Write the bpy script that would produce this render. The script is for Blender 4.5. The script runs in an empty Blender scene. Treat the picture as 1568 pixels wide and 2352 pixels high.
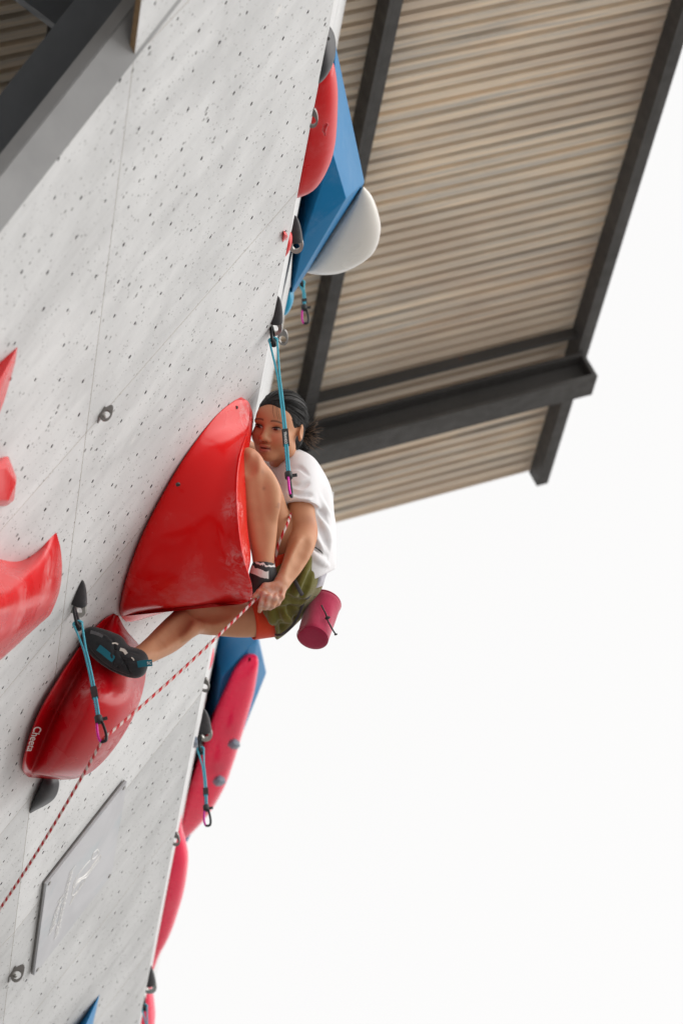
import bpy, bmesh, math, random
import numpy as np
from mathutils import Vector, Matrix
random.seed(7); rng = np.random.default_rng(7)
R = math.radians
S = bpy.context.scene
COL = S.collection

# ------------------------------------------------------------------ camera
# photograph measured on a 1568 x 2352 sheet; long lens, pitched 37 degrees up, slightly rolled
IW, IH = 1568.0, 2352.0
CX, CY = IW / 2, IH / 2
PITCH, ROLL = R(37), math.atan(0.1)
_vp = np.array([-1349.0, 5824.0])
FPX = float(_vp @ np.array([math.sin(ROLL), math.cos(ROLL)])) / math.tan(PITCH)
cY = np.array([_vp[0], -_vp[1], -FPX]); cY /= np.linalg.norm(cY)
cZ = np.array([-math.sin(ROLL) * math.cos(PITCH), math.cos(ROLL) * math.cos(PITCH), -math.sin(PITCH)])
cX = np.cross(cY, cZ)
C2W = np.array([cX, cY, cZ])                 # camera axes -> world (X out of the wall, Y along it, Z up)
EYE = np.array([0.0, 0.0, 1.6])
cd = bpy.data.cameras.new('camera'); cam = bpy.data.objects.new('camera', cd); COL.objects.link(cam)
m = Matrix.Identity(4)
for i in range(3):
    for j in range(3): m[i][j] = C2W[i][j]
    m[i][3] = EYE[i]
cam.matrix_world = m
cd.sensor_fit = 'VERTICAL'; cd.sensor_height = 36.0; cd.sensor_width = 24.0
cd.lens = FPX / IH * 36.0
cd.clip_start = 0.1; cd.clip_end = 3000
cd.dof.use_dof = True; cd.dof.focus_distance = 11.5; cd.dof.aperture_fstop = 3.4
S.camera = cam

# ------------------------------------------------------------------ sky, sun, exposure
w = bpy.data.worlds.new('World'); S.world = w; w.use_nodes = True
nt = w.node_tree; nt.nodes.clear()
sky = nt.nodes.new('ShaderNodeTexSky'); sky.sky_type = 'NISHITA'; sky.sun_disc = False
SUN_EL, SUN_AZ = R(27), R(100)
sky.sun_elevation = SUN_EL; sky.sun_rotation = SUN_AZ; sky.air_density = 1.0; sky.dust_density = 4.0
hs = nt.nodes.new('ShaderNodeHueSaturation'); hs.inputs['Saturation'].default_value = 0.0
mxw = nt.nodes.new('ShaderNodeMixRGB'); mxw.inputs[0].default_value = 0.80; mxw.inputs[2].default_value = (5.85, 5.82, 5.80, 1)
bg = nt.nodes.new('ShaderNodeBackground'); bg.inputs[1].default_value = 0.14
ow = nt.nodes.new('ShaderNodeOutputWorld')
nt.links.new(sky.outputs[0], hs.inputs['Color']); nt.links.new(hs.outputs[0], mxw.inputs[1])
nt.links.new(mxw.outputs[0], bg.inputs[0]); nt.links.new(bg.outputs[0], ow.inputs[0])
sl = bpy.data.lights.new('sun', 'SUN'); sl.energy = 1.5; sl.angle = R(70); sl.color = (1.0, 0.965, 0.92)
sun = bpy.data.objects.new('sun', sl); COL.objects.link(sun)
sd = Vector((math.sin(SUN_AZ) * math.cos(SUN_EL), math.cos(SUN_AZ) * math.cos(SUN_EL), math.sin(SUN_EL)))
sun.rotation_euler = sd.to_track_quat('Z', 'Y').to_euler(); sun.location = (8, 6, 25)
S.view_settings.view_transform = 'Standard'; S.view_settings.look = 'None'
S.view_settings.gamma = 1.0; S.view_settings.use_curve_mapping = False
S.view_settings.exposure = 0.42
S.render.engine = 'CYCLES'
S.cycles.use_denoising = True; S.cycles.max_bounces = 8; S.cycles.diffuse_bounces = 5; S.cycles.caustics_reflective = False

# ------------------------------------------------------------------ frames of reference
def ray(px, py):
    return C2W @ np.array([(px - CX) / FPX, -(py - CY) / FPX, -1.0])
def hit(px, py, P0, n):
    r = ray(px, py); return EYE + r * (((np.asarray(P0) - EYE) @ n) / (r @ n))
def at_depth(px, py, d):
    return EYE + ray(px, py) * d
WT = R(34.9)                                   # the big face leans out 35 degrees
aY = np.array([0.0, 1.0, 0.0]); aX = np.array([1.0, 0, 0]); aZ = np.array([0, 0, 1.0])
aV = math.cos(WT) * aZ + math.sin(WT) * aX
aN = math.cos(WT) * aX - math.sin(WT) * aZ
A0 = at_depth(420, 1150, 11.6)
def UV(u, v, h=0.0): return A0 + u * aY + v * aV + h * aN
def WP(px, py, h=0.0): return hit(px, py, A0 + aN * h, aN)
def wuv(px, py, h=0.0):
    d = WP(px, py, h) - A0; return d @ aY, d @ aV
VLIP = 0.497
HT = R(12.85)                                  # upper wall above the lip, almost edge-on to the camera
aV2 = math.cos(HT) * aZ + math.sin(HT) * aX
aN2 = math.cos(HT) * aX - math.sin(HT) * aZ
LIP = UV(0, VLIP)
def HP(px, py, q): return hit(px, py, LIP + aV2 * q, aV2)      # a point at height q above the lip
RP_P = R(19.3)
aC = math.cos(RP_P) * aX + math.sin(RP_P) * aZ
aRN = -math.sin(RP_P) * aX + math.cos(RP_P) * aZ
ROOF0 = np.array([2.4, 0, 13.0])
def RP(px, py, h=0.0): return hit(px, py, ROOF0 + aRN * h, aRN)

# ------------------------------------------------------------------ helpers
WL = {}
def thing(name, label, cat, loc, group=None):
    o = bpy.data.objects.new(name, None); COL.objects.link(o); o.empty_display_size = 0.05
    o.location = Vector(loc); WL[o.name] = np.array(loc, float); tag(o, label, cat, group); return o
def tag(o, label=None, cat=None, group=None, kind=None):
    if label: o['label'] = label
    if cat: o['category'] = cat
    if group: o['group'] = group
    if kind: o['kind'] = kind
    return o
def mesh(name, V, F, mat, parent=None, smooth=False, uv=None, attrs=None, autosm=None):
    V = np.asarray(V, float).reshape(-1, 3)
    if parent is not None: loc = WL[parent.name]
    else: loc = (V.min(0) + V.max(0)) / 2
    me = bpy.data.meshes.new(name)
    me.from_pydata((V - loc).tolist(), [], [list(map(int, f)) for f in F] if not isinstance(F, np.ndarray) else F.tolist())
    mats = mat if isinstance(mat, (list, tuple)) else [mat]
    for mm in mats: me.materials.append(mm)
    if uv is not None:
        uv = np.asarray(uv, float); l = me.uv_layers.new(name='UVMap')
        vi = np.empty(len(me.loops), int); me.loops.foreach_get('vertex_index', vi)
        l.data.foreach_set('uv', uv[vi].astype(np.float32).ravel())
    if attrs:
        for k, a in attrs.items():
            at = me.attributes.new(k, 'FLOAT_VECTOR', 'POINT'); at.data.foreach_set('vector', np.asarray(a, np.float32).ravel())
    if smooth: me.polygons.foreach_set('use_smooth', [True] * len(me.polygons))
    me.update()
    o = bpy.data.objects.new(name, me); COL.objects.link(o); WL[o.name] = loc
    if parent is not None:
        o.parent = parent
    else: o.location = Vector(loc)
    if autosm is not None:
        me.polygons.foreach_set('use_smooth', [True] * len(me.polygons))
        bm = bmesh.new(); bm.from_mesh(me)
        bmesh.ops.recalc_face_normals(bm, faces=bm.faces)
        for e in bm.edges:
            if len(e.link_faces) == 2 and e.calc_face_angle(0) > autosm: e.smooth = False
        bm.to_mesh(me); bm.free()
    return o
def fixn(o):
    bm = bmesh.new(); bm.from_mesh(o.data); bmesh.ops.recalc_face_normals(bm, faces=bm.faces); bm.to_mesh(o.data); bm.free(); return o
def cat_rom(P, n):
    P = np.asarray(P, float); k = len(P)
    if k == 2:
        t = np.linspace(0, 1, n)[:, None]
        sh = (n,) + P.shape[1:]
        t = np.linspace(0, 1, n).reshape((n,) + (1,) * (P.ndim - 1)); return P[0] * (1 - t) + P[1] * t
    Q = np.concatenate([[2 * P[0] - P[1]], P, [2 * P[-1] - P[-2]]])
    x = np.linspace(0, k - 1, n); i = np.minimum(x.astype(int), k - 2)
    t = (x - i).reshape((n,) + (1,) * (P.ndim - 1))
    a, b, c, d = Q[i], Q[i + 1], Q[i + 2], Q[i + 3]
    return 0.5 * (2 * b + (c - a) * t + (2 * a - 5 * b + 4 * c - d) * t * t + (3 * b - a - 3 * c + d) * t ** 3)
def norm(a): a = np.asarray(a, float); return a / np.linalg.norm(a)
def loft(net, nu, nv):
    """smooth grid through a control net (rows x cols x 3)"""
    net = np.asarray(net, float)
    G = cat_rom(net, nu); G = cat_rom(np.swapaxes(G, 0, 1), nv); G = np.swapaxes(G, 0, 1)
    return G
def grid_faces(nu, nv, off=0, wrap=False):
    F = []
    for i in range(nu - 1):
        for j in range(nv - 1 if not wrap else nv):
            j2 = (j + 1) % nv
            F.append((off + i * nv + j, off + i * nv + j2, off + (i + 1) * nv + j2, off + (i + 1) * nv + j))
    return F
def tube(pts, rad, n=10, caps=True, flat=None):
    """tube along pts; flat=(vec, ratio) squeezes the section along vec"""
    P = np.asarray(pts, float); k = len(P)
    rad = np.full(k, rad) if np.isscalar(rad) else np.asarray(rad, float)
    T = np.gradient(P, axis=0); T /= np.linalg.norm(T, axis=1)[:, None] + 1e-12
    ref = np.array([0.31, 0.2, 0.93]) if flat is None else np.asarray(flat[0], float)
    u = ref - T[0] * (ref @ T[0]); u = norm(u)
    V = []; L = 0; uv = []
    for i in range(k):
        if flat is not None: u = ref - T[i] * (ref @ T[i])
        else: u = u - T[i] * (u @ T[i])
        u = norm(u); b = np.cross(T[i], u)
        if i: L += np.linalg.norm(P[i] - P[i - 1])
        for j in range(n):
            a = 2 * math.pi * j / n
            c, s = math.cos(a), math.sin(a)
            if flat is not None:                   # rounded-rectangle like ribbon section
                c = math.copysign(abs(c) ** .5, c) * flat[1]; s = math.copysign(abs(s) ** .5, s)
            V.append(P[i] + rad[i] * (c * u + s * b)); uv.append((L, j / n))
    F = grid_faces(k, n, wrap=True)
    if caps:
        F.append(list(range(n))[::-1]); F.append(list(range((k - 1) * n, k * n)))
    return np.array(V), F, np.array(uv)
def obox(c, ax, hs):
    c = np.asarray(c, float); V = []
    for sx in (-1, 1):
        for sy in (-1, 1):
            for sz in (-1, 1): V.append(c + sx * hs[0] * ax[0] + sy * hs[1] * ax[1] + sz * hs[2] * ax[2])
    F = [(0, 1, 3, 2), (4, 6, 7, 5), (0, 4, 5, 1), (2, 3, 7, 6), (0, 2, 6, 4), (1, 5, 7, 3)]
    return np.array(V), F
def join(parts):
    V = []; F = []; o = 0
    for p in parts:
        v, f = p[0], p[1]
        V.append(np.asarray(v)); F += [[i + o for i in ff] for ff in f]; o += len(v)
    return np.concatenate(V), F
def hull(name, pts, mat, parent=None, bevel=0.0, smooth_ang=None):
    bm = bmesh.new()
    for p in pts: bm.verts.new(p)
    r = bmesh.ops.convex_hull(bm, input=bm.verts)
    bmesh.ops.delete(bm, geom=[v for v in bm.verts if not v.link_faces], context='VERTS')
    bmesh.ops.dissolve_limit(bm, angle_limit=R(2), verts=bm.verts, edges=bm.edges)
    if bevel: bmesh.ops.bevel(bm, geom=bm.edges, offset=bevel, segments=3, profile=.5, affect='EDGES', clamp_overlap=True)
    bm.verts.index_update()
    V = [tuple(v.co) for v in bm.verts]; F = [[v.index for v in f.verts] for f in bm.faces]; bm.free()
    return mesh(name, V, F, mat, parent, autosm=smooth_ang if smooth_ang else (R(28) if bevel else None))

# ------------------------------------------------------------------ materials
class N:
    def __init__(s, name):
        s.m = bpy.data.materials.new(name); s.m.use_nodes = True; s.t = s.m.node_tree
        s.b = s.t.nodes['Principled BSDF']
    def n(s, typ, **kw):
        x = s.t.nodes.new(typ)
        for k, v in kw.items(): setattr(x, k, v)
        return x
    def l(s, a, b): s.t.links.new(a, b)
    def val(s, x, i, v):
        if hasattr(v, 'default_value') or hasattr(v, 'links'): s.l(v, x.inputs[i])
        else: x.inputs[i].default_value = v
    def math(s, op, a, b=0.0, c=None):
        x = s.n('ShaderNodeMath', operation=op); s.val(x, 0, a); s.val(x, 1, b)
        if c is not None: s.val(x, 2, c)
        return x.outputs[0]
    def mix(s, f, a, b, mode='MIX'):
        x = s.n('ShaderNodeMixRGB', blend_type=mode); s.val(x, 0, f)
        for i, v in ((1, a), (2, b)): s.val(x, i, v if hasattr(v, 'links') else (*v, 1))
        return x.outputs[0]
    def noise(s, vec, scale, detail=4, rough=.55, dist=0.0):
        x = s.n('ShaderNodeTexNoise'); x.inputs['Scale'].default_value = scale; x.inputs['Detail'].default_value = detail
        x.inputs['Roughness'].default_value = rough; x.inputs['Distortion'].default_value = dist
        if vec is not None: s.l(vec, x.inputs['Vector'])
        return x.outputs[0]
    def ramp(s, f, lo, hi, a=0.0, b=1.0):
        x = s.n('ShaderNodeMapRange'); x.interpolation_type = 'SMOOTHSTEP'; s.val(x, 0, f)
        for i, v in ((1, lo), (2, hi), (3, a), (4, b)): x.inputs[i].default_value = v
        return x.outputs[0]
    def scale(s, vec, sc, rot=(0, 0, 0)):
        x = s.n('ShaderNodeMapping'); x.inputs['Scale'].default_value = sc; x.inputs['Rotation'].default_value = rot; s.l(vec, x.inputs[0]); return x.outputs[0]
    def obj(s): return s.n('ShaderNodeTexCoord').outputs['Object']
    def uv(s): return s.n('ShaderNodeTexCoord').outputs['UV']
    def attr(s, name): return s.n('ShaderNodeAttribute', attribute_name=name).outputs['Vector']
    def set(s, **kw):
        for k, v in kw.items():
            k = {'color': 'Base Color', 'rough': 'Roughness', 'metal': 'Metallic', 'spec': 'Specular IOR Level', 'coat': 'Coat Weight', 'coatr': 'Coat Roughness', 'sss': 'Subsurface Weight', 'sheen': 'Sheen Weight', 'normal': 'Normal'}[k]
            i = s.b.inputs[k]
            if hasattr(v, 'links'): s.l(v, i)
            elif isinstance(v, tuple) and k == 'Base Color': i.default_value = (*v, 1)
            else: i.default_value = v
        return s
    def bump(s, h, strength=.3, dist=.01):
        x = s.n('ShaderNodeBump'); x.inputs['Strength'].default_value = strength; x.inputs['Distance'].default_value = dist
        s.l(h, x.inputs['Height']); s.l(x.outputs[0], s.b.inputs['Normal'])

def m_plain(name, col, rough=.5, metal=0.0, var=.12, scale=30, bump=0.0, coat=0.0, spec=.5, bscale=None):
    k = N(name); o = k.obj()
    f = k.noise(o, scale, 5)
    c = k.mix(f, tuple(x * (1 - var) for x in col), tuple(min(1, x * (1 + var)) for x in col))
    k.set(color=c, rough=rough, metal=metal, coat=coat, spec=spec)
    r = k.ramp(k.noise(o, scale * 2.3, 4), .3, .7, max(0, rough - .08), min(1, rough + .08)); k.set(rough=r)
    if bump: k.bump(k.noise(o, bscale or scale * 6, 3), bump, .004)
    return k.m
def m_hold(name, col, chalk=.5, rough=.12, seed=0.0, wear=True, coat=.6, scale=1.0, spots=()):
    """glossy fibreglass hold: gelcoat with dust film (on the pink also painted glare), chalk scuffs and thin scratches"""
    k = N(name); o = k.scale(k.obj(), (1, 1, 1), (seed, seed * .7, seed * 1.3))
    big = k.noise(o, 3.2 * scale, 5, .6, .4); fine = k.noise(o, 34 * scale, 6, .7)
    film = k.math('MULTIPLY', k.ramp(big, .50, .74), k.ramp(fine, .35, .75, .25, 1.0))
    film = k.math('MULTIPLY', film, chalk)
    scv = k.scale(o, (2.5, 16, 16), (.3 + seed, .8, .2))
    scr = k.math('MULTIPLY', k.ramp(k.noise(scv, 5 * scale, 6, .75, 1.2), .66, .72), k.ramp(k.noise(o, 5.0, 2), .5, .62))
    film = k.math('MAXIMUM', film, k.math('MULTIPLY', scr, .55))
    for p_, r_ in spots:                                   # where hands and shoes have worn and chalked it
        ds = k.n('ShaderNodeVectorMath', operation='DISTANCE'); k.l(k.n('ShaderNodeNewGeometry').outputs['Position'], ds.inputs[0]); ds.inputs[1].default_value = tuple(p_)
        sp = k.math('MULTIPLY', k.ramp(ds.outputs['Value'], r_ * .15, r_, 1, 0), k.ramp(k.noise(o, 26, 6, .75, .8), .40, .68))
        film = k.math('MAXIMUM', film, k.math('MULTIPLY', sp, .42))
    c = k.mix(k.noise(o, 2.0, 3), col, tuple(x * .84 for x in col))
    c = k.mix(film, c, (.74, .60, .60))
    k.set(color=c, coat=coat * .22, coatr=.10, spec=.22, rough=k.math('ADD', k.math('MULTIPLY', film, .5), k.ramp(big, .3, .7, rough, rough + .14)))
    return k.m
def m_wall(name, base=.60, dirt_shade=.5):
    k = N(name); uv = k.uv()
    mott = k.noise(uv, 2.2, 6, .62, .3)
    streak = k.noise(k.scale(uv, (5.5, .8, 1)), 2.1, 6, .66, .4)
    fine = k.noise(uv, 60, 4, .7)
    v = k.math('ADD', k.ramp(mott, .32, .7, base * .86, base * 1.05), k.math('MULTIPLY', k.math('SUBTRACT', streak, .5), base * .32))
    v = k.math('ADD', v, k.math('MULTIPLY', k.math('SUBTRACT', fine, .5), .05))
    smud_shade = k.math('MULTIPLY', k.ramp(k.noise(k.scale(uv, (3.2, 1.2, 1), (0, 0, .5)), 1.25, 5, .6, .8), .58, .80), .28 * dirt_shade)  # dirt smudges and diagonal streak shadows, both put into the colour
    v = k.math('MULTIPLY', v, k.math('SUBTRACT', 1.0, smud_shade))
    comb = k.n('ShaderNodeCombineColor'); k.l(v, comb.inputs[0]); k.l(k.math('MULTIPLY', v, 1.005), comb.inputs[1]); k.l(k.math('MULTIPLY', v, 1.012), comb.inputs[2])
    c = comb.outputs[0]
    # screw holes and pock marks: sparse small dark spots of two sizes
    for sc, th, keep, amt in ((24, .19, .48, .8), (50, .24, .50, .75), (80, .26, .52, .6), (11, .10, .62, .85)):
        vo = k.n('ShaderNodeTexVoronoi'); vo.inputs['Scale'].default_value = sc; k.l(uv, vo.inputs['Vector'])
        sep = k.n('ShaderNodeSeparateColor'); k.l(vo.outputs['Color'], sep.inputs[0])
        size = k.math('MULTIPLY', sep.outputs[1], th)
        spot = k.math('LESS_THAN', vo.outputs['Distance'], size)
        clus = k.ramp(k.noise(uv, 1.7, 3), .36, .62)
        spot = k.math('MULTIPLY', spot, k.math('GREATER_THAN', k.math('ADD', sep.outputs[0], k.math('MULTIPLY', clus, .22)), keep + .1))
        c = k.mix(k.math('MULTIPLY', spot, amt), c, (.09, .085, .08))
    # chalk ghosts where holds used to sit
    vo = k.n('ShaderNodeTexVoronoi'); vo.inputs['Scale'].default_value = 2.6; k.l(uv, vo.inputs['Vector'])
    sep = k.n('ShaderNodeSeparateColor'); k.l(vo.outputs['Color'], sep.inputs[0])
    gh = k.math('MULTIPLY', k.ramp(vo.outputs['Distance'], .02, .075, 1, 0), k.math('GREATER_THAN', sep.outputs[0], .8))
    c = k.mix(k.math('MULTIPLY', gh, .5), c, (.78, .76, .74))
    k.set(color=c, rough=.62, spec=.3)
    k.bump(k.math('ADD', k.noise(uv, 160, 3), k.math('MULTIPLY', mott, .5)), .22, .004)
    return k.m
M = {}
M['wall'] = m_wall('wall_paint', .64); M['wall2'] = m_wall('wall_paint_shade', .54); M['wall3'] = m_wall('wall_paint_half_shade', .57)  # darker copies put the shade of the turned facets into the colour
M['hole'] = m_plain('hole_steel', (.05, .048, .046), .6)
M['ply'] = m_plain('plywood', (.34, .22, .12), .75, scale=60, var=.3)
M['red'] = m_hold('red_gelcoat', (.78, .003, .004), .16, seed=.3, rough=.16, spots=((WP(572, 1368, .42), .13), (WP(558, 1285, .36), .10), (WP(548, 1170, .27), .08), (WP(570, 945, .05), .10)))
M['red2'] = m_hold('dark_red_gelcoat', (.52, .004, .010), .20, seed=1.9, rough=.18, spots=((WP(312, 1630, .25), .12), (WP(255, 1715, .24), .14), (WP(190, 1560, .10), .10)))
M['red3'] = m_hold('chalky_red_gelcoat', (.68, .007, .010), .14, seed=3.1, rough=.22, spots=((WP(95, 1340, .05), .16), (WP(40, 1400, .15), .14)))
M['blue'] = m_hold('blue_volume_paint', (.003, .185, .43), .10, .38, seed=.9, coat=.1)
M['pink'] = m_hold('pink_gelcoat', (.95, .018, .085), .22, .2, seed=.5)  # pale film partly stands in for white-pink glare, painted into the colour
M['white_hold'] = m_hold('white_gelcoat', (.78, .75, .70), .2, .2, seed=1.4)
M['cyan'] = m_hold('cyan_gelcoat', (.01, .33, .55), .2, .25, seed=2.4)
M['dark'] = m_hold('charcoal_gelcoat', (.035, .035, .039), .08, .33, seed=1.1, coat=.3)
M['greyhold'] = m_hold('grey_gelcoat', (.12, .15, .20), .3, .4, seed=2.1, coat=.2)
M['steel'] = m_plain('galvanised_steel', (.34, .33, .31), .38, .85, var=.2)
M['steeldk'] = m_plain('worn_steel', (.22, .21, .20), .42, .8, var=.25)
M['blackmetal'] = m_plain('black_anodised', (.018, .018, .02), .35, .6)
M['rubber'] = m_plain('black_rubber', (.02, .02, .022), .6)
M['pinkmetal'] = m_plain('pink_anodised', (.55, .015, .30), .3, .4)
M['cord'] = m_plain('grey_webbing', (.07, .065, .07), .8)
def m_steelpaint(name, col, rust=1.0):
    k = N(name); o = k.obj()
    big = k.noise(o, 1.6, 5, .6); fine = k.noise(o, 14, 5, .6)
    c = k.mix(k.ramp(big, .3, .75), tuple(x * .8 for x in col), tuple(x * 1.15 for x in col))
    r = k.math('MULTIPLY', k.ramp(k.noise(o, 3.1, 6, .7), .66, .74), rust)
    c = k.mix(r, c, (.14, .045, .015))
    k.set(color=c, rough=k.ramp(fine, .3, .7, .45, .7), spec=.4); k.bump(fine, .08, .01); return k.m
M['beam'] = m_steelpaint('dark_grey_steel_paint', (.060, .057, .055))
M['beam2'] = m_steelpaint('blue_grey_steel_paint', (.17, .185, .205), .8)
M['trim'] = m_steelpaint('light_grey_trim_paint', (.34, .34, .345), 0.0)
def m_roof():
    k = N('corrugated_sheet'); uv = k.uv()
    oi = k.n('ShaderNodeObjectInfo').outputs['Random']
    st = k.noise(k.scale(uv, (.22, 7.5, 1)), 3.0, 6, .7, .3)
    bl = k.noise(k.scale(uv, (.5, 1.1, 1)), .9, 4, .6)
    c = k.mix(k.ramp(st, .36, .64), (.88, .71, .53), (.50, .46, .41))
    c = k.mix(k.ramp(bl, .42, .66, 0, .75), c, (.50, .38, .29))
    c = k.mix(k.math('MULTIPLY', oi, .35), c, (.66, .58, .47))
    k.set(color=c, rough=.5, spec=.4, metal=.0); return k.m
M['roof'] = m_roof()
M['clad'] = m_plain('dark_light_block', (.03, .03, .032), .7)  # for the wall added to keep light out behind the panels
def m_ground():
    k = N('concrete_ground'); o = k.obj()
    f = k.noise(o, .6, 8, .6)
    k.set(color=k.mix(f, (.40, .39, .375), (.52, .51, .49)), rough=.85); return k.m
M['ground'] = m_ground()

# ------------------------------------------------------------------ ground
g = mesh('ground', [(-900, -900, 0), (900, -900, 0), (900, 900, 0), (-900, 900, 0)], [(0, 1, 2, 3)], M['ground'])
tag(g, 'pale concrete ground below the climbing wall', None, kind='structure')

# ------------------------------------------------------------------ climbing wall: panels with drilled holes
wall = thing('climbing_wall', 'tall overhanging pale grey climbing wall of drilled panels', 'climbing wall', UV(0, -3, 0))
LU, LV = 0.1622, 0.1470
HU0, HV0 = -1.013, -1.010
U_CREASE = 1.80
def wsurf(u, v):
    h = 0.0
    if u < -1.2 and v < -.80: u = u + (-.80 - v) * .215 * (1 - (u + 2.82) / 1.62)
    if v < -.87 and u > .835: h -= (-.87 - v) * .10 * min(1, (u - .835) / 1.0)
    return UV(u, v, h)
def wnorm(u, v): return aN
def make_panel(u0, u1, v0, v1, mat):
    gap = .0010
    u0 += gap; u1 -= gap; v0 += gap; v1 -= gap
    def cuts(a, b, o, s):
        out = [a]
        x = o + s * (math.floor((a - o) / s) + .5)
        while x < b:
            if x > a + .012 and x < b - .012: out.append(x)
            x += s
        return out + [b]
    cu, cv = cuts(u0, u1, HU0, LU), cuts(v0, v1, HV0, LV)
    V = []; F = []; MI = []; uv = []
    idx = {}
    def vert(u, v, h=0.0, dk=False):
        key = (round(u, 5), round(v, 5), round(h, 4))
        if key not in idx:
            idx[key] = len(V); V.append(wsurf(u, v) + aN * h); uv.append((u, v))
        return idx[key]
    for i in range(len(cu) - 1):
        for j in range(len(cv) - 1):
            a, b, c, d = cu[i], cu[i + 1], cv[j], cv[j + 1]
            hu = HU0 + LU * round((.5 * (a + b) - HU0) / LU); hv = HV0 + LV * round((.5 * (c + d) - HV0) / LV)
            r = .0056 + .0022 * rng.random(); hu += rng.normal() * .0025; hv += rng.normal() * .0025
            ok = a + .02 < hu < b - .02 and c + .02 < hv < d - .02 and rng.random() > .10
            if not ok:
                F.append([vert(a, c), vert(b, c), vert(b, d), vert(a, d)]); MI.append(0); continue
            outer = [(a, c), (.5 * (a + b), c), (b, c), (b, .5 * (c + d)), (b, d), (.5 * (a + b), d), (a, d), (a, .5 * (c + d))]
            ring = []; rin = []
            for q in range(8):
                an = -3 * math.pi / 4 + q * math.pi / 4
                ring.append(vert(hu + r * math.cos(an), hv + r * math.sin(an)))
                rin.append(vert(hu + r * .96 * math.cos(an), hv + r * .96 * math.sin(an), -.012))
            ov = [vert(*p) for p in outer]
            for q in range(8):
                q2 = (q + 1) % 8
                F.append([ov[q], ov[q2], ring[q2], ring[q]]); MI.append(0)
                F.append([ring[q], ring[q2], rin[q2], rin[q]]); MI.append(1)
            F.append(rin); MI.append(1)
    # edges of the board
    for (p, q) in (((u0, v0), (u1, v0)), ((u1, v0), (u1, v1)), ((u1, v1), (u0, v1)), ((u0, v1), (u0, v0))):
        F.append([vert(*p), vert(*p, -.018), vert(*q, -.018), vert(*q)]); MI.append(2)
    o = mesh('wall_panel', V, F, [mat, M['hole'], M['ply']], wall, uv=uv)
    o.data.polygons.foreach_set('material_index', MI); o.data.update()
    return o
US = [-4.6, -2.82, -1.185, -.16, .835, U_CREASE, 2.82, 3.84, 4.86, 5.88]
for i in range(len(US) - 1):
    u0, u1 = US[i], US[i + 1]
    vs = -.80 if u0 < .8 else -.868
    mt = M['wall'] if u0 < U_CREASE - .01 else M['wall2']  # beyond the crease the facet's shade is in the paint, no bend
    make_panel(u0, u1, vs, VLIP, mt)
    if u0 >= -2.83: make_panel(u0, u1, -2.1, vs, M['wall3'] if .8 < u0 < 1.7 else mt)
# the rest of the wall below and beyond the frame: large plain boards
def flat_panel(u0, u1, v0, v1, mat):
    P = [(u0, v0), (u1, v0), (u1, v1), (u0, v1)]
    V = [wsurf(*p) for p in P] + [wsurf(*p) - aN * .018 for p in P]
    F = [(0, 1, 2, 3), (4, 7, 6, 5), (0, 4, 5, 1), (1, 5, 6, 2), (2, 6, 7, 3), (3, 7, 4, 0)]
    return mesh('wall_panel', V, F, mat, wall, uv=P + P)
for u0 in np.arange(-2.42, 10, 2.0):
    for v0 in (-8.0, -6.02, -4.06): flat_panel(u0 + .003, u0 + 1.997, v0 + .003, v0 + 1.957, M['wall'] if u0 < 1.5 else M['wall2'])
for u0 in (5.88, 7.88): flat_panel(u0 + .003, u0 + 1.997, -2.1 + .003, VLIP, M['wall2'])
# upper wall above the lip: boards in a column grid, almost edge-on
def head_panel(y0, y1, q0, q1):
    base = LIP.copy(); base[1] = A0[1]
    P = [(y0 + .003, q0), (y1 - .003, q0), (y1 - .003, q1 - .005), (y0 + .003, q1 - .005)]
    f = lambda p, h: base + aY * p[0] + aV2 * p[1] + aN2 * h
    V = [f(p, 0) for p in P] + [f(p, -.03) for p in P]
    F = [(0, 1, 2, 3), (4, 7, 6, 5), (0, 4, 5, 1), (1, 5, 6, 2), (2, 6, 7, 3), (3, 7, 4, 0)]
    mesh('upper_wall_panel', V, F, M['wall'], wall, uv=P + P)
for y0 in np.arange(-4.6, 9, 1.22):
    for q0 in (.002, 1.22, 2.44): head_panel(y0, y0 + 1.22, q0, q0 + 1.22)
# side trim where the big face stops
t0, t1 = UV(-2.82 + .215 * 1.3, -2.1, .004), UV(-2.82 - .215 * .25, -.55, .004)
tax = norm(t1 - t0)
tdir = norm(-aY * .80 - aN * .60); tdir = norm(tdir - tax * (tdir @ tax)); tn = np.cross(tax, tdir)
V, F = obox((t0 + t1) / 2 + tdir * .052, (tax, tdir, tn), (np.linalg.norm(t1 - t0) / 2, .052, .004))
mesh('edge_trim', V, F, M['trim'], wall)
V, F = obox((t0 + t1) / 2 + tdir * .106 - aN * .016, (tax, norm(np.cross(aN, tax)), norm(aN)), (np.linalg.norm(t1 - t0) / 2, .004, .018))
mesh('edge_trim', V, F, M['trim'], wall)
V, F = obox((UV(-2.43, -2.1) + UV(-2.43, -8)) / 2 - aN * .06, (aV, aY, aN), (2.95, .006, .07)); mesh('edge_trim', V, F, M['trim'], wall)
for vv in (-.93, -1.35, -1.9):
    c = t1 + tax * (vv + .55) + tdir * .05 - tn * .006
    V, F, _ = tube([c - tn * .004, c + tn * .012 * -1], .012, 10); mesh('screw', V, F, M['steel'], wall)
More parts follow.
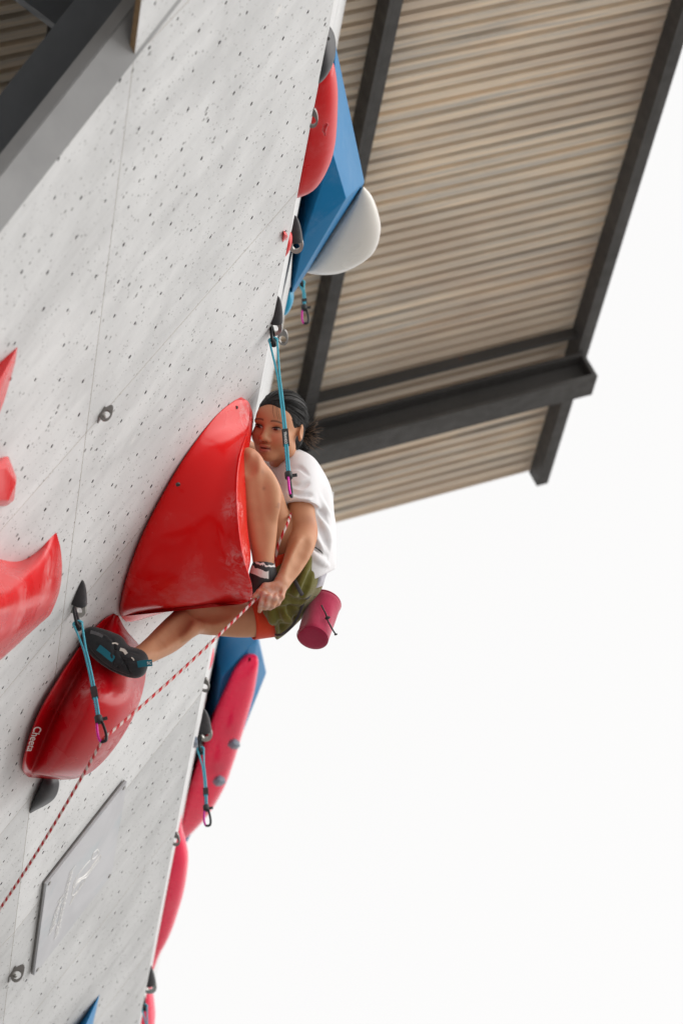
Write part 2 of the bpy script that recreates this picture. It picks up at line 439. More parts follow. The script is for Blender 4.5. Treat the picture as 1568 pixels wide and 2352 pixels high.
# steelwork and lower support of the wall
def beam_between(name, p, q, hw, hh, mat, label, up=aZ):
    d = norm(q - p); s = norm(np.cross(d, up)); n2 = np.cross(s, d); L = np.linalg.norm(q - p) / 2
    V, F = obox((p + q) / 2, (d, s, n2), (L, hw, hh)); o = mesh(name, V, F, mat); return tag(o, label, 'beam')
def back(px, py, h): return WP(px, py, h)
beam_between('steel_beam', back(330, -105, -.30) + (back(-160, 525, -.30) - back(330, -105, -.30)) * 5, back(330, -105, -.30), .075, .05, M['beam2'], 'leaning blue grey steel beam with rust spots beside the wall edge trim', up=norm(ray(100, 200)))
beam_between('steel_brace', back(215, 75, -.55), back(20, -75, -.75), .06, .05, M['beam2'], 'short blue grey steel brace crossing behind the leaning beam', up=aN)
V, F = obox(back(262, 60, -.5), (aV, aY, aN), (.09, .16, .02)); o = mesh('steel_gusset', V, F, M['beam']); tag(o, 'dark steel gusset plate between leaning beam and wall edge', 'plate')
c = back(259, 85, -.3); V, F, _ = tube([c - aY * .05, c + aY * .03], .014, 8); o = mesh('steel_bolt', V, F, M['steel']); tag(o, 'shiny bolt end sticking out beside the edge trim', 'bolt')

# ------------------------------------------------------------------ roof
pr = RP(1226, 1078); XR = (pr - ROOF0) @ aC; YF = pr[1]
XB2 = (RP(784, 500) - ROOF0) @ aC
def RC(c, y, h): return ROOF0 + aC * c + aY * y + aRN * h
roof = thing('canopy_roof', 'tan corrugated metal canopy roof above the climbing wall', 'roof', RC(2, 8, 0))
CL = -6.5
# corrugation pitch measured at the right part of the roof
p_a, p_b = RP(1300, 500), RP(1300 - 24.5 * .25, 500 + 24.5)
PITCHC = abs(p_b[1] - p_a[1])
nrib = 6
sheet_w = PITCHC * nrib
def make_sheet():
    prof = []
    for r_ in range(nrib):
        for (t, z) in ((0.0, 0), (.60, 0), (.68, 1), (.92, 1)): prof.append(((r_ + t) * PITCHC, z * PITCHC * .50))
    prof.append((sheet_w + .02, 0.0))
    cs = [CL, 0.0, XR + .055]
    V = []; uv = []
    for c in cs:
        for (y, z) in prof: V.append((c, y, z)); uv.append((c, y))
    return np.array(V), grid_faces(3, len(prof)), np.array(uv)
sv, sf, suv = make_sheet()
k = 0; y = YF - sheet_w
while y > -7:
    V = np.array([RC(c, y + yy, .012 + z + .0015 * (k % 2)) for c, yy, z in sv])
    o = mesh('roof_sheet', V, sf, M['roof'], roof, uv=suv + np.array([0, y])); fixn(o); y -= sheet_w; k += 1
def purlin(c, hw, hd, y0, y1, lip=True):
    parts = [obox(RC(c, (y0 + y1) / 2, -hd), (aC, aY, aRN), (.012, (y1 - y0) / 2, hd))]
    parts.append(obox(RC(c + hw, (y0 + y1) / 2, -2 * hd + .012), (aC, aY, aRN), (hw - .013, (y1 - y0) / 2, .012)))
    parts.append(obox(RC(c + hw, (y0 + y1) / 2, -.014), (aC, aY, aRN), (hw - .013, (y1 - y0) / 2, .012)))
    V, F = join(parts); mesh('purlin', V, F, M['beam'], roof)
PD = .055
for c in (XR + .02, XB2, XB2 - (XR - XB2), XB2 - 2 * (XR - XB2)): purlin(c - .04, .038, PD, -7, YF + .02)
# rafter under the purlins
y_raf = hit(1030, 940, RC(0, 0, -2 * PD - .10), aRN)[1]
def rafter(y, c0, c1):
    hd = .095; z = -2 * PD - hd - .003
    parts = [obox(RC((c0 + c1) / 2, y, z), (aC, aY, aRN), ((c1 - c0) / 2, .15, .012)),]
    parts = [obox(RC((c0 + c1) / 2, y, z + hd - .012), (aC, aY, aRN), ((c1 - c0) / 2, .085, .012)), obox(RC((c0 + c1) / 2, y, z - hd + .012), (aC, aY, aRN), ((c1 - c0) / 2, .085, .012)), obox(RC((c0 + c1) / 2, y, z), (aC, aY, aRN), ((c1 - c0) / 2, .012, hd - .0245)), obox(RC(c1 + .012, y, z), (aC, aY, aRN), (.011, .085, hd))]
    V, F = join(parts); mesh('rafter', V, F, M['beam'], roof)
for y in (y_raf, y_raf - 6.5, y_raf - 12.5): rafter(y, CL, XR - .02)
for dy_, z_ in ((.17, -.03),):
    V, F = obox(RC((CL + XR) / 2, y_raf - dy_, z_), (aC, aY, aRN), ((XR - CL) / 2, .014, .03)); mesh('sheet_lap_bar', V, F, M['beam'], roof)
# posts that carry the roof, behind the wall
for y in (y_raf, y_raf - 6.5):
    c = -4.2; top = RC(c, y, -2 * PD - .20)
    V, F = obox((top[0], y, top[2] / 2), (aX, aY, aZ), (.11, .11, top[2] / 2)); mesh('post', V, F, M['beam'], roof)
# dark wall added behind the climbing wall to block light
bw = thing('light_block_wall', 'dark clad wall added behind the climbing wall to block light', 'wall', (-4.6, 4, 0))
zt = RC(-6.4, 0, -.1)[2]
for y in np.arange(-8, YF - 1, 1.0):
    V, F = obox((-4.0 + .004 * (int(y) % 2), y + .5, zt / 2), (aX, aY, aZ), (.02, .497, zt / 2)); mesh('light_block_sheet', V, F, M['clad'], bw)

# ------------------------------------------------------------------ climbing holds
def fin(name, label, stations, mat, cols=None, nu=60, nv=44, back=.12, face=None, group=None, relax=24):
    """a hold that stands out of the face: each station = (left base px, ridge px+h, optional mid offsets)"""
    net = []
    for st in stations:
        bl, rd = np.array(st[0], float), np.array(st[1], float)
        row = []
        prof = st[2] if len(st) > 2 else face
        for (t, k) in prof:                              # t across, k = share of the ridge height
            p = bl * (1 - t) + rd[:2] * t; row.append(WP(p[0], p[1], rd[2] * k))
        Rp = WP(rd[0], rd[1], rd[2]); row.append(Rp)
        b = st[3] if len(st) > 3 else back
        foot = Rp - aN * rd[2] + aY * b
        sw = st[4] if len(st) > 4 else 0
        row.append(WP(rd[0] + sw, rd[1] - sw * .2, rd[2] - .045) if sw else Rp * .78 + foot * .22 + aY * b * .25)
        row.append(Rp * .35 + foot * .65 + aY * b * .1); row.append(foot - aN * .004)
        net.append(row)
    G = loft(net, nu, nv)
    for it in range(relax):
        G[1:-1] = .5 * G[1:-1] + .25 * (G[:-2] + G[2:]); G[:, 1:-1] = .5 * G[:, 1:-1] + .25 * (G[:, :-2] + G[:, 2:]) if it % 4 == 0 else G[:, 1:-1]
    V = G.reshape(-1, 3); F = grid_faces(nu, nv)
    F.append(list(range(nv))); F.append(list(range((nu - 1) * nv, nu * nv))[::-1])
    o = mesh(name, V, F, mat, None, smooth=True); fixn(o)
    return tag(o, label, 'climbing hold', group)
lin = ((0, 0), (.04, .075), (.3, .33), (.55, .57), (.8, .80), (.95, .955))
stn = [((540, 919), (566, 919, .022), lin, .0), ((530, 926), (573, 926, .035), lin, .02), ((505, 945), (579, 950, .055), lin, .04, 3), ((470, 985), (572, 990, .09), lin, .06, 8),
       ((430, 1040), (556, 1036, .15), lin, .09, 16), ((395, 1095), (547, 1090, .20), lin, .12, 20), ((355, 1168), (547, 1160, .27), lin, .14, 18), ((322, 1235), (553, 1235, .33), lin, .15, 14),
       ((298, 1300), (565, 1295, .38), lin, .16, 8), ((283, 1350), (579, 1343, .42)), ((276, 1388), (579, 1368, .425)),
       ((275, 1405), (572, 1381, .415)), ((279, 1416), (552, 1388, .40), ((0, 0), (.04, .06), (.42, .30), (.6, .5), (.8, .76), (.95, .95)))]
big = fin('climbing_hold', 'huge glossy red fin shaped hold that the climber hugs', stn, M['red'], face=lin, nu=90, nv=60, back=.16, relax=16)
# underside of the fin back to the wall
edge = [WP(279, 1416, .0), WP(300, 1411, .02), WP(394, 1388, .12), WP(440, 1387, .20), WP(500, 1388, .32), WP(552, 1388, .40)]
base = [WP(288, 1424, 0), WP(316, 1424, 0), WP(405, 1394, 0), WP(452, 1380, 0), WP(490, 1340, 0), WP(505, 1300, 0)]
midl = [a * .5 + b * .5 + aN * .012 + aY * .01 for a, b in zip(edge, base)]
G = loft([edge, midl, base], 10, 40)
G[0] -= aN * 0
o = mesh('underside', G.reshape(-1, 3), grid_faces(10, 40), M['red'], big, smooth=True); fixn(o)
def bolt_hole(parent, c, n, r):
    V, F, _ = tube([c + n * .003, c - n * .004], r, 12); return mesh('bolt_hole', V, F, M['hole'], parent)
bolt_hole(big, WP(543, 936, .02), norm(C2W @ np.array([.1, .1, 1])), .006)
bolt_hole(big, WP(409, 1113, .05) , norm(aN * .7 - aV * .7), .008)
fl = ((0, 0), (.02, .10), (.10, .125), (.19, .14), (.27, .34), (.50, .70), (.80, .93), (.95, .99))
st2 = [((262, 1409), (272, 1414, .012)), ((240, 1420), (292, 1452, .07)), ((205, 1455), (322, 1482, .11)), ((172, 1499), (337, 1530, .165)), ((145, 1538), (333, 1572, .21)), ((115, 1587), (321, 1615, .25)),
       ((88, 1635), (301, 1660, .26)), ((68, 1685), (268, 1714, .25)), ((54, 1735), (226, 1762, .22)), ((50, 1760), (190, 1785, .18)), ((54, 1774), (152, 1791, .13)), ((66, 1785), (116, 1783, .04))]
low = fin('climbing_hold', 'dark red boat shaped hold with white lettering under the climbers foot', st2, M['red2'], face=fl, nu=80, nv=56, back=.05, relax=10)
def text_mesh(name, s, mat, parent, org, xd, yd, size, font_bold=True, ext=.0004, align='LEFT', proj=None, unit=False):
    cu = bpy.data.curves.new(name, 'FONT'); cu.body = s; cu.size = size; cu.extrude = ext; cu.align_x = align
    if font_bold: cu.offset = size * .014
    ob = bpy.data.objects.new(name, cu); COL.objects.link(ob)
    dg = bpy.context.evaluated_depsgraph_get(); me = bpy.data.meshes.new_from_object(ob.evaluated_get(dg))
    V = np.array([v.co[:] for v in me.vertices]); F = [list(p.vertices) for p in me.polygons]
    bpy.data.objects.remove(ob); bpy.data.curves.remove(cu); bpy.data.meshes.remove(me)
    zd = norm(np.cross(xd, yd))
    if unit: V[:, 0] = (V[:, 0] - V[:, 0].min()) / np.ptp(V[:, 0]); V[:, 1] = V[:, 1] / V[:, 1].max()
    W = np.array([proj(v) if proj else org + xd * v[0] + yd * v[1] + zd * v[2] for v in V])
    return mesh(name, W, F, mat, parent)
M['print'] = m_plain('white_print', (.80, .79, .77), .5)
# lettering laid on the flange of the lower hold
def flange_pt(s, t):                                     # s px along the rim, t across
    rim = cat_rom(np.array([q[0] for q in st2], float), 200); rdg = cat_rom(np.array([q[1] for q in st2], float), 200)
    i = min(199, max(0, int(round(s * 199)))); p = rim[i] * (1 - t) + rdg[i][:2] * t
    return p, rdg[i][2]
rim_ = cat_rom(np.array([q[0] for q in st2], float), 400); rdg_ = cat_rom(np.array([q[1] for q in st2], float), 400)
def letter_proj(v):
    # letter x runs down the rim from about (95,1665) to (62,1750); letter y points to the ridge
    s = (.605 + v[0] * .100) * 399; i = int(s); f = s - i; i = max(0, min(398, i))
    bl = rim_[i] * (1 - f) + rim_[i + 1] * f; rd = rdg_[i] * (1 - f) + rdg_[i + 1] * f
    t = .030 + v[1] * .085; p = bl * (1 - t) + rd[:2] * t
    return WP(p[0], p[1], rd[2] * (.10 + .03 * (t - .025) / .075) + .005 + v[2] * .01)
text_mesh('lettering', 'Cheeta', M['print'], low, None, np.array([1., 0, 0]), np.array([0, 1., 0]), 0.36, proj=letter_proj, unit=True)
bolt_hole(low, WP(82, 1765, .02), norm(C2W @ np.array([.2, .3, 1])), .007)
bolt_hole(low, WP(264, 1432, .03), norm(C2W @ np.array([.2, .3, 1])), .006)
# left-hand red hold cut by the frame
net = [[(130, 1223, 0), (140, 1262, 0), (143, 1310, 0), (137, 1358, 0), (120, 1404, 0), (112, 1416, 0)],
       [(118, 1234, 0), (118, 1280, .035), (115, 1332, .06), (108, 1382, .07), (92, 1420, .06), (96, 1430, 0)],
       [(85, 1268, 0), (74, 1312, .08), (66, 1360, .13), (58, 1405, .15), (48, 1446, .13), (64, 1459, 0)],
       [(40, 1290, 0), (22, 1335, .12), (12, 1378, .2), (6, 1418, .22), (-4, 1477, .2), (12, 1507, 0)],
       [(-20, 1278, 0), (-40, 1330, .14), (-50, 1380, .24), (-55, 1420, .28), (-60, 1507, .25), (-36, 1548, 0)],
       [(-90, 1250, 0), (-110, 1330, .1), (-120, 1400, .18), (-120, 1450, .2), (-115, 1535, .18), (-95, 1580, 0)],
       [(-160, 1300, 0), (-165, 1350, .0), (-170, 1400, .0), (-170, 1450, .0), (-160, 1510, .0), (-150, 1540, 0)]]
G = loft([[WP(*p) for p in row] for row in net], 60, 40)
o = mesh('climbing_hold', G.reshape(-1, 3), grid_faces(60, 40), M['red3'], smooth=True); fixn(o)
tag(o, 'chalky red hold with pointed horn at the left frame edge', 'climbing hold')
def gem(label, base, top, mat, bev=.004, name='climbing_hold', sink=.004, cat='climbing hold'):
    P = [WP(x, y, -sink) for x, y in base] + [WP(*t) for t in top]
    o = hull(name, P, mat, bevel=bev); return tag(o, label, cat)
gem('flat red spike hold, topmost at the left frame edge', [(44, 791), (38, 830), (12, 920), (-30, 1030), (-80, 1040), (-70, 900), (0, 830)], [(20, 840, .03), (-15, 920, .07), (-50, 960, .10)], M['red3'])
gem('small faceted red hold at the left edge above the horned hold', [(20, 1045), (39, 1096), (33, 1150), (16, 1163), (-50, 1165), (-60, 1070)], [(14, 1075, .045), (38, 1108, .03), (20, 1150, .05), (-20, 1150, .07), (-20, 1080, .06)], M['red3'])
gem('blue pointed volume with worn edges at the bottom of the wall', [(232, 2278), (200, 2420), (150, 2440), (120, 2440), (176, 2358)], [(200, 2350, .05), (160, 2420, .08)], M['blue'])
# charcoal half dome under the lettered hold
cvx = ((0, 0), (.06, .22), (.3, .58), (.62, .87), (.9, .99))
d_ = fin('climbing_hold', 'charcoal teardrop hold below the lettered red hold', [((105, 1777), (116, 1775, .02)), ((97, 1793), (134, 1787, .05)), ((88, 1812), (137, 1806, .065)), ((79, 1832), (127, 1834, .06)), ((72, 1850), (100, 1853, .035)), ((68, 1864), (74, 1864, .006))], M['dark'], face=cvx, nu=40, nv=36, back=.02, relax=6)
bolt_hole(d_, WP(80, 1853, .012), norm(C2W @ np.array([.2, -.2, 1])), .006)
# holds on the upper wall, seen in profile
def spindle(label, q, pts, width, mat, name='climbing_hold', cat='climbing hold', n=50, m=18, powr=.75, parent=None, group=None):
    """pts: (base px, silhouette px) pairs along the hold; half-round cross sections of half width w along the upper wall"""
    A = cat_rom(np.array([p[0] for p in pts], float), n); T = cat_rom(np.array([p[1] for p in pts], float), n)
    V = []
    hs_ = np.linalg.norm(T - A, axis=1); hm = hs_.max()
    for i in range(n):
        a = HP(A[i][0], A[i][1], q); t = HP(T[i][0], T[i][1], q); wd = width * max(.02, (hs_[i] / hm)) ** powr
        for j in range(m):
            ph = math.pi * j / (m - 1)
            V.append(a + (t - a) * math.sin(ph) ** .8 - aV2 * wd * math.cos(ph))
    F = grid_faces(n, m)
    F += [(i * m, (i + 1) * m, (i + 2) * m - 1, (i + 1) * m - 1) for i in range(n - 1)]
    o = mesh(name, np.array(V), F, mat, parent, smooth=True); fixn(o)
    if parent is None: tag(o, label, cat, group)
    return o
def c3(x, y): return ((900 + x / 1.96) / 1.594375, (y / 1.96) / 1.594375)
def c5(x, y): return ((450 + x / 1.622) / 1.594375, (2300 + y / 1.622) / 1.594375)
dd = spindle('charcoal half dome hold at the top of the wall edge', .16, [(c3(568, 197), c3(569, 197)), (c3(560, 240), c3(596, 245)), (c3(550, 300), c3(625, 310)), (c3(542, 360), c3(640, 365)), (c3(532, 420), c3(636, 420)), (c3(522, 480), c3(606, 470)), (c3(513, 520), c3(560, 515)), (c3(508, 545), c3(512, 545))], .10, M['dark'])
for p in ((590, 278), (550, 510)):
    x, y = c3(*p); bolt_hole(dd, HP(x, y, .12), norm(C2W @ np.array([.3, -.1, 1])), .006)
rr = spindle('glossy red bulging hold below the charcoal half dome', .22, [(c3(530, 450), c3(590, 462)), (c3(515, 510), c3(625, 480)), (c3(495, 580), c3(645, 560)), (c3(475, 680), c3(657, 680)), (c3(455, 800), c3(656, 800)), (c3(437, 920), c3(650, 930)), (c3(420, 1010), c3(636, 1060)), (c3(400, 1130), c3(600, 1180)), (c3(380, 1250), c3(530, 1300)), (c3(362, 1350), c3(430, 1370)), (c3(350, 1412), c3(356, 1410))], .10, M['red3'])
x, y = c3(570, 925); c = HP(x, y, .12)
V, F, _ = tube([HP(*c3(588, 885), .06), HP(*c3(570, 905), .06), HP(*c3(562, 935), .06), HP(*c3(570, 970), .06)], [.004, .008, .008, .004], 8); mesh('handle_slot', V, F, M['red2'], rr)
def c7(x, y): return ((980 + x / 5.88) / 1.594375, (780 + y / 5.88) / 1.594375)
gem('small red wedge hold wrapped over the wall lip', [c7(335, 355), c7(415, 430), c7(440, 520), c7(400, 590), c7(296, 650), c7(315, 540)], [(*c7(425, 500), .02), (*c7(360, 450), .015)], M['red'], .002)
spindle('small chalky red leaf shaped hold just beyond the lip', .10, [(c7(430, 440), c7(442, 438)), (c7(415, 520), c7(500, 500)), (c7(398, 600), c7(528, 590)), (c7(375, 720), c7(505, 720)), (c7(350, 850), c7(430, 850)), (c7(328, 955), c7(332, 955))], .04, M['red3'])
# upper blue volume and white hold
QB = 1.6
def vol(label, pts, mat, bev=.006):
    o = hull('wall_volume', [HP(x, y, q) for x, y, q in pts], mat, bevel=bev); return tag(o, label, 'wall volume')
vol('large blue angular volume high on the wall beside the white hold', [(770, 100, QB + .2), (837, 419, QB - .1), (795, 456, QB - .45), (700, 540, QB - .5), (664, 690, QB - .3), (672, 666, QB - .45), (690, 300, QB + .1), (700, 200, QB + .2), (812, 440, QB + .2), (763, 346, QB - .42), (700, 600, QB + .2)], M['blue'])
wpts = [(c3(838, 1345), c3(842, 1342)), (c3(780, 1425), c3(905, 1425)), (c3(710, 1510), c3(948, 1540)), (c3(640, 1600), c3(966, 1660)), (c3(570, 1700), c3(930, 1785)), (c3(520, 1770), c3(840, 1862)), (c3(482, 1830), c3(715, 1922)), (c3(455, 1885), c3(560, 1950)), (c3(432, 1945), c3(437, 1950))]
spindle('large smooth white hold hanging below the blue volume', QB - .15, wpts, .10, M['white_hold'])
spindle('small cyan hold at the lower tip of the upper blue volume', 1.2, [(c7(470, 1640), c7(480, 1640)), (c7(440, 1760), c7(545, 1760)), (c7(410, 1900), c7(555, 1890)), (c7(380, 2050), c7(480, 2060)), (c7(362, 2150), c7(368, 2150))], .05, M['cyan'])
# lower blue volume with pink holds
QL = 2.0
def L5(x, y, q): a = c5(x, y); return (a[0], a[1], q)
vol('large blue angular volume below the climber behind the wall', [L5(520, -60, QL + .3), L5(790, -20, QL + .2), L5(852, 265, QL - .1), L5(800, 60, QL - .3), L5(585, 290, QL - .42), L5(470, 560, QL - .1), L5(365, 1300, QL), L5(480, 1080, QL - .2), L5(720, 600, QL - .15), L5(430, 800, QL + .3), L5(700, 640, QL + .3)], M['blue'])
pk = spindle('long bright pink hold lying on the lower blue volume', QL - .38, [(c5(745, 188), c5(760, 186)), (c5(668, 240), c5(803, 200)), (c5(620, 330), c5(790, 330)), (c5(560, 460), c5(765, 440)), (c5(500, 620), c5(715, 610)), (c5(440, 790), c5(660, 790)), (c5(385, 950), c5(600, 950)), (c5(350, 1100), c5(500, 1110)), (c5(335, 1220), c5(380, 1240)), (c5(330, 1265), c5(334, 1265))], .10, M['pink'])
spindle('slim pink hold running down the wall edge below the middle hanger', .9, [(c5(345, 1080), c5(350, 1080)), (c5(325, 1170), c5(352, 1200)), (c5(295, 1280), c5(378, 1300)), (c5(275, 1380), c5(388, 1385)), (c5(250, 1520), c5(370, 1530)), (c5(225, 1660), c5(330, 1680)), (c5(195, 1800), c5(282, 1815)), (c5(160, 1930), c5(222, 1930)), (c5(138, 2060), c5(172, 2060))], .08, M['pink'])
spindle('pink hold at the bottom of the wall edge', .7, [(c5(150, 2010), c5(155, 2010)), (c5(125, 2130), c5(168, 2130)), (c5(100, 2240), c5(186, 2250)), (c5(70, 2350), c5(188, 2360)), (c5(40, 2480), c5(150, 2500)), (c5(10, 2600), c5(40, 2600))], .12, M['pink'])
spindle('small pink hold peeking out above the upper of the lower hangers', .8, [(c5(530, 110), c5(532, 110)), (c5(510, 150), c5(540, 165)), (c5(500, 200), c5(528, 215)), (c5(497, 255), c5(500, 255))], .05, M['pink'])
def small_gem(label, cx, cy, q, r, mat):
    pts = []
    for i in range(7):
        a = i * 2 * math.pi / 7 + .3; rr_ = r * (1 + .25 * rng.random())
        pts.append(HP(*c5(cx + rr_ * math.cos(a) * 1.1, cy + rr_ * math.sin(a)), q))
    ctr = HP(*c5(cx + r * .3, cy + r * .1), q - .07); pts.append(ctr); pts.append(HP(*c5(cx - r * .3, cy - r * .4), q - .06))
    o = hull('climbing_hold', pts, mat, bevel=.004); tag(o, label, 'climbing hold')
small_gem('small grey hold stuck on the upper part of the long pink hold', 660, 690, QL - .52, 32, M['greyhold'])
small_gem('small grey hold stuck on the lower part of the long pink hold', 572, 908, QL - .52, 32, M['greyhold'])
small_gem('pale grey blue hold beside the lower hanging quickdraw hanger', 425, 680, .5, 34, M['greyhold'])

# ------------------------------------------------------------------ bolt hangers, covers, quickdraws
def hanger_mesh(c, ax, out, side, s=1.0, hole=1.0):
    """steel hanger: base plate on the wall, bolt head, and a ring-shaped ear standing out"""
    parts = []
    n = 28; th = .0045 * s
    Vo = []; Vi = []
    for i in range(n):
        a = 2 * math.pi * i / n
        r0 = .027; x = r0 * math.cos(a); y = .024 + .021 * math.sin(a) * (1.0 if math.sin(a) > 0 else 1.1)
        tear = max(0, math.cos(a)) ** 3 * .016; Vo.append((x + tear, max(0, y)))
        Vi.append((hole * .0175 * math.cos(a) - .001, .0235 + hole * .0150 * math.sin(a)))
    V = []
    for sgn in (-1, 1):
        for L_ in (Vo, Vi):
            for (x, y) in L_: V.append(c + (ax * x + out * y) * s + side * th * sgn)
    F = []
    for i in range(n):
        j = (i + 1) % n
        F += [(i, j, n + j, n + i), (2 * n + i, 3 * n + i, 3 * n + j, 2 * n + j), (i, 2 * n + i, 2 * n + j, j), (n + i, n + j, 3 * n + j, 3 * n + i)]
    parts.append((np.array(V), F))
    parts.append(obox(c + out * .0025 * s + side * .016 * s, (ax, out, side), (.024 * s, .0025 * s, .021 * s)))
    return join(parts)
def bolt_mesh(c, out, side, s=1.0):
    b = c + side * .02 * s
    v1 = tube([b + out * .004 * s, b + out * .016 * s], .010 * s, 6)[:2]; v2 = tube([b + out * .0155 * s, b + out * .022 * s], .005 * s, 10)[:2]
    return join([v1, v2])
def hanger(label, c, ax, out, side, s=1.0, group='bolt hangers on the wall'):
    t = thing('bolt_hanger', label, 'bolt hanger', c, group)
    V, F = hanger_mesh(c, ax, out, side, s); fixn(mesh('plate', V, F, M['steeldk'], t, autosm=R(35)))
    V, F = bolt_mesh(c, out, side, s); mesh('bolt', V, F, M['steel'], t)
    return t
def cover(parent, c, ax, out, side, s=1.0):
    """hooded plastic shroud: half cone, closed at the tip, open at the wide end"""
    n, mm = 18, 17; V = []
    for lay in (1.0, .86):
        for i in range(n):
            t = i / (n - 1); pr_ = (t ** .62) * (1 - .06 * t); L = .115 * (1 - t) - .015
            for j in range(mm):
                a = math.pi * j / (mm - 1)
                V.append(c + s * (ax * (L - .010 * math.sin(a) * t * 0) + side * (.040 * pr_ * lay * math.cos(a)) + out * (.056 * pr_ * lay * math.sin(a) ** .8 + .001)))
    F = grid_faces(n, mm); k_ = n * mm
    F += [tuple(reversed([x + k_ for x in f])) for f in grid_faces(n, mm)]
    e = (n - 1) * mm
    F += [(e + j, e + j + 1, k_ + e + j + 1, k_ + e + j) for j in range(mm - 1)]
    o = mesh('hood', np.array(V), F, M['dark'], parent, smooth=True); return o
def loopcurve(c, d, s, L, w0, w1, n=40):
    """D-shaped carabiner centre line hanging from c along d"""
    P = []
    for i in range(n):
        a = 2 * math.pi * i / n
        y = .5 - .5 * math.cos(a); wx = (w0 * (1 - y) + w1 * y)
        x = math.copysign(abs(math.sin(a)) ** .6, math.sin(a)) * wx
        P.append(c + d * L * y + s * x)
    return np.array(P)
def m_sling(name):
    k = N(name); uv = k.uv(); sep = k.n('ShaderNodeSeparateXYZ'); k.l(uv, sep.inputs[0])
    st = k.math('SINE', k.math('MULTIPLY', sep.outputs[0], 1700.0))
    c = k.mix(k.noise(k.obj(), 120, 3), (.02, .30, .42), (.05, .44, .56))
    k.set(color=c, rough=.75, sheen=.3); k.bump(st, .15, .002); return k.m
M['sling'] = m_sling('turquoise_webbing'); M['slingdk'] = m_plain('dark_teal_stitching', (.012, .13, .19), .8, scale=200)
M['maroon'] = m_plain('maroon_stitching', (.20, .02, .09), .8, scale=200)
def quickdraw(label, hook, top_px, bot_px, hook_depth=None, side=None, tot=None, tag_text=None, near=True, spread=.010, cside=False):
    """hook: world point of the hanger eye; the draw runs to the ray of bot_px, hanging as plumb as it can"""
    r = norm(ray(*bot_px)); w0 = hook - EYE                       # nearest point of the pixel ray to the plumb line
    d = -aZ; b = r @ d; q = (r @ w0 - b * (d @ w0)) / (1 - b * b); bot = EYE + r * q
    ax = norm(bot - hook); L = np.linalg.norm(bot - hook)
    view = norm(hook - EYE)
    sr = norm(np.cross(ax, view)) if side is None else norm(side - ax * (side @ ax)); nn = np.cross(sr, ax)
    t = thing('quickdraw', label, 'quickdraw', hook, 'quickdraws on the wall')
    # upper maillon
    uc = loopcurve(hook - ax * .006, ax, nn * .8 + sr * .3, .075, .011, .014)
    V, F, _ = tube(np.vstack([uc, uc[:2]]), .0055, 8, caps=False); mesh('upper_carabiner', V, F, M['blackmetal'], t, smooth=True)
    c2 = hook + ax * .055; V, F, _ = tube([c2, c2 + ax * .03], [.009, .009], 8); mesh('gate_sleeve', V, F, M['blackmetal'], t, smooth=True)
    s0, s1 = hook + ax * .062, bot - ax * .085
    n = 40
    P1 = []; P2 = []
    for i in range(n):
        y = i / (n - 1); sp = spread * max(0, 1 - y / .28) ** 1.2 + .0038
        bow = math.sin(y * math.pi) * .006
        P1.append(s0 + (s1 - s0) * y + sr * (sp + bow)); P2.append(s0 + (s1 - s0) * y - sr * (sp - bow))
    P1, P2 = np.array(P1), np.array(P2)
    V1 = tube(P1, .0066, 8, flat=(sr, .55)); V2 = tube(P2, .0066, 8, flat=(sr, .55))
    arc = np.array([s0 + sr * (spread + .0038) * math.cos(a) - ax * .010 * math.sin(a) for a in np.linspace(0, math.pi, 12)]); V3 = tube(arc, .0056, 8, flat=(nn, 1.0))
    V, F = join([V1, V2, V3]); uv = np.concatenate([V1[2], V2[2], V3[2]]); mesh('sling', V, F, M['sling'], t, smooth=True, uv=uv)
    pt = lambda y: s0 + (s1 - s0) * y + sr * math.sin(y * math.pi) * .006
    # stitching strip, dark label, maroon bar tacks
    q1, q2 = pt(.22), pt(.60); off = -view * .0068
    V, F = obox((q1 + q2) / 2 + off * .85 - sr * .004, (norm(q2 - q1), sr, nn), (np.linalg.norm(q2 - q1) / 2, .0022, .001)); mesh('stitching', V, F, M['slingdk'], t)
    l1, l2 = pt(.67), pt(.78); lab = mesh('label', *obox((l1 + l2) / 2, (norm(l2 - l1), sr, nn), (np.linalg.norm(l2 - l1) / 2, .0113, .0075)), M['rubber'], t)
    if tag_text:
        text_mesh('lettering', tag_text, M['print'], lab, (l1 + (l2 - l1) * .1) - view * .0098 - sr * .0045, norm(l2 - l1), sr, .0128, ext=.0002)
    for i in range(7):
        y = .81 + .024 * i; c = pt(y) - sr * .005 + off * .9
        V, F = obox(c, (ax, norm(sr + ax * .5), nn), (.0028, .004, .001)); mesh('bar_tack', V, F, M['maroon'], t)
    # rubber keeper and lower carabiner
    kc = bot - ax * .088
    V, F, _ = tube([kc - ax * .013, kc - ax * .009, kc + ax * .012, kc + ax * .016], [.008, .0135, .0135, .009], 12); mesh('rubber_keeper', V, F, M['rubber'], t, smooth=True)
    V, F = obox(kc + sr * .018 + ax * .004, (sr, ax, nn), (.011, .005, .003)); mesh('keeper_tab', V, F, M['rubber'], t)
    cs_ = norm(sr * .25 + nn) if cside else sr
    lc = loopcurve(kc - ax * .002, ax, cs_, .092, .0085, .0165, 48)
    sel = [i for i in range(48) if not (27 <= i <= 40)]
    Pb = np.concatenate([lc[41:], lc[:27]]); Pb = cat_rom(Pb, 70)
    V, F, _ = tube(Pb, .0052, 10); mesh('lower_carabiner', V, F, M['blackmetal'], t, smooth=True)
    V, F, _ = tube(cat_rom(lc[26:42], 20), .0046, 10); mesh('gate', V, F, M['pinkmetal'], t, smooth=True)
    return t, bot, ax, sr
nA = norm(-aY * .85 + aV * .45)                       # direction the hood tips point
nB = norm(aN)
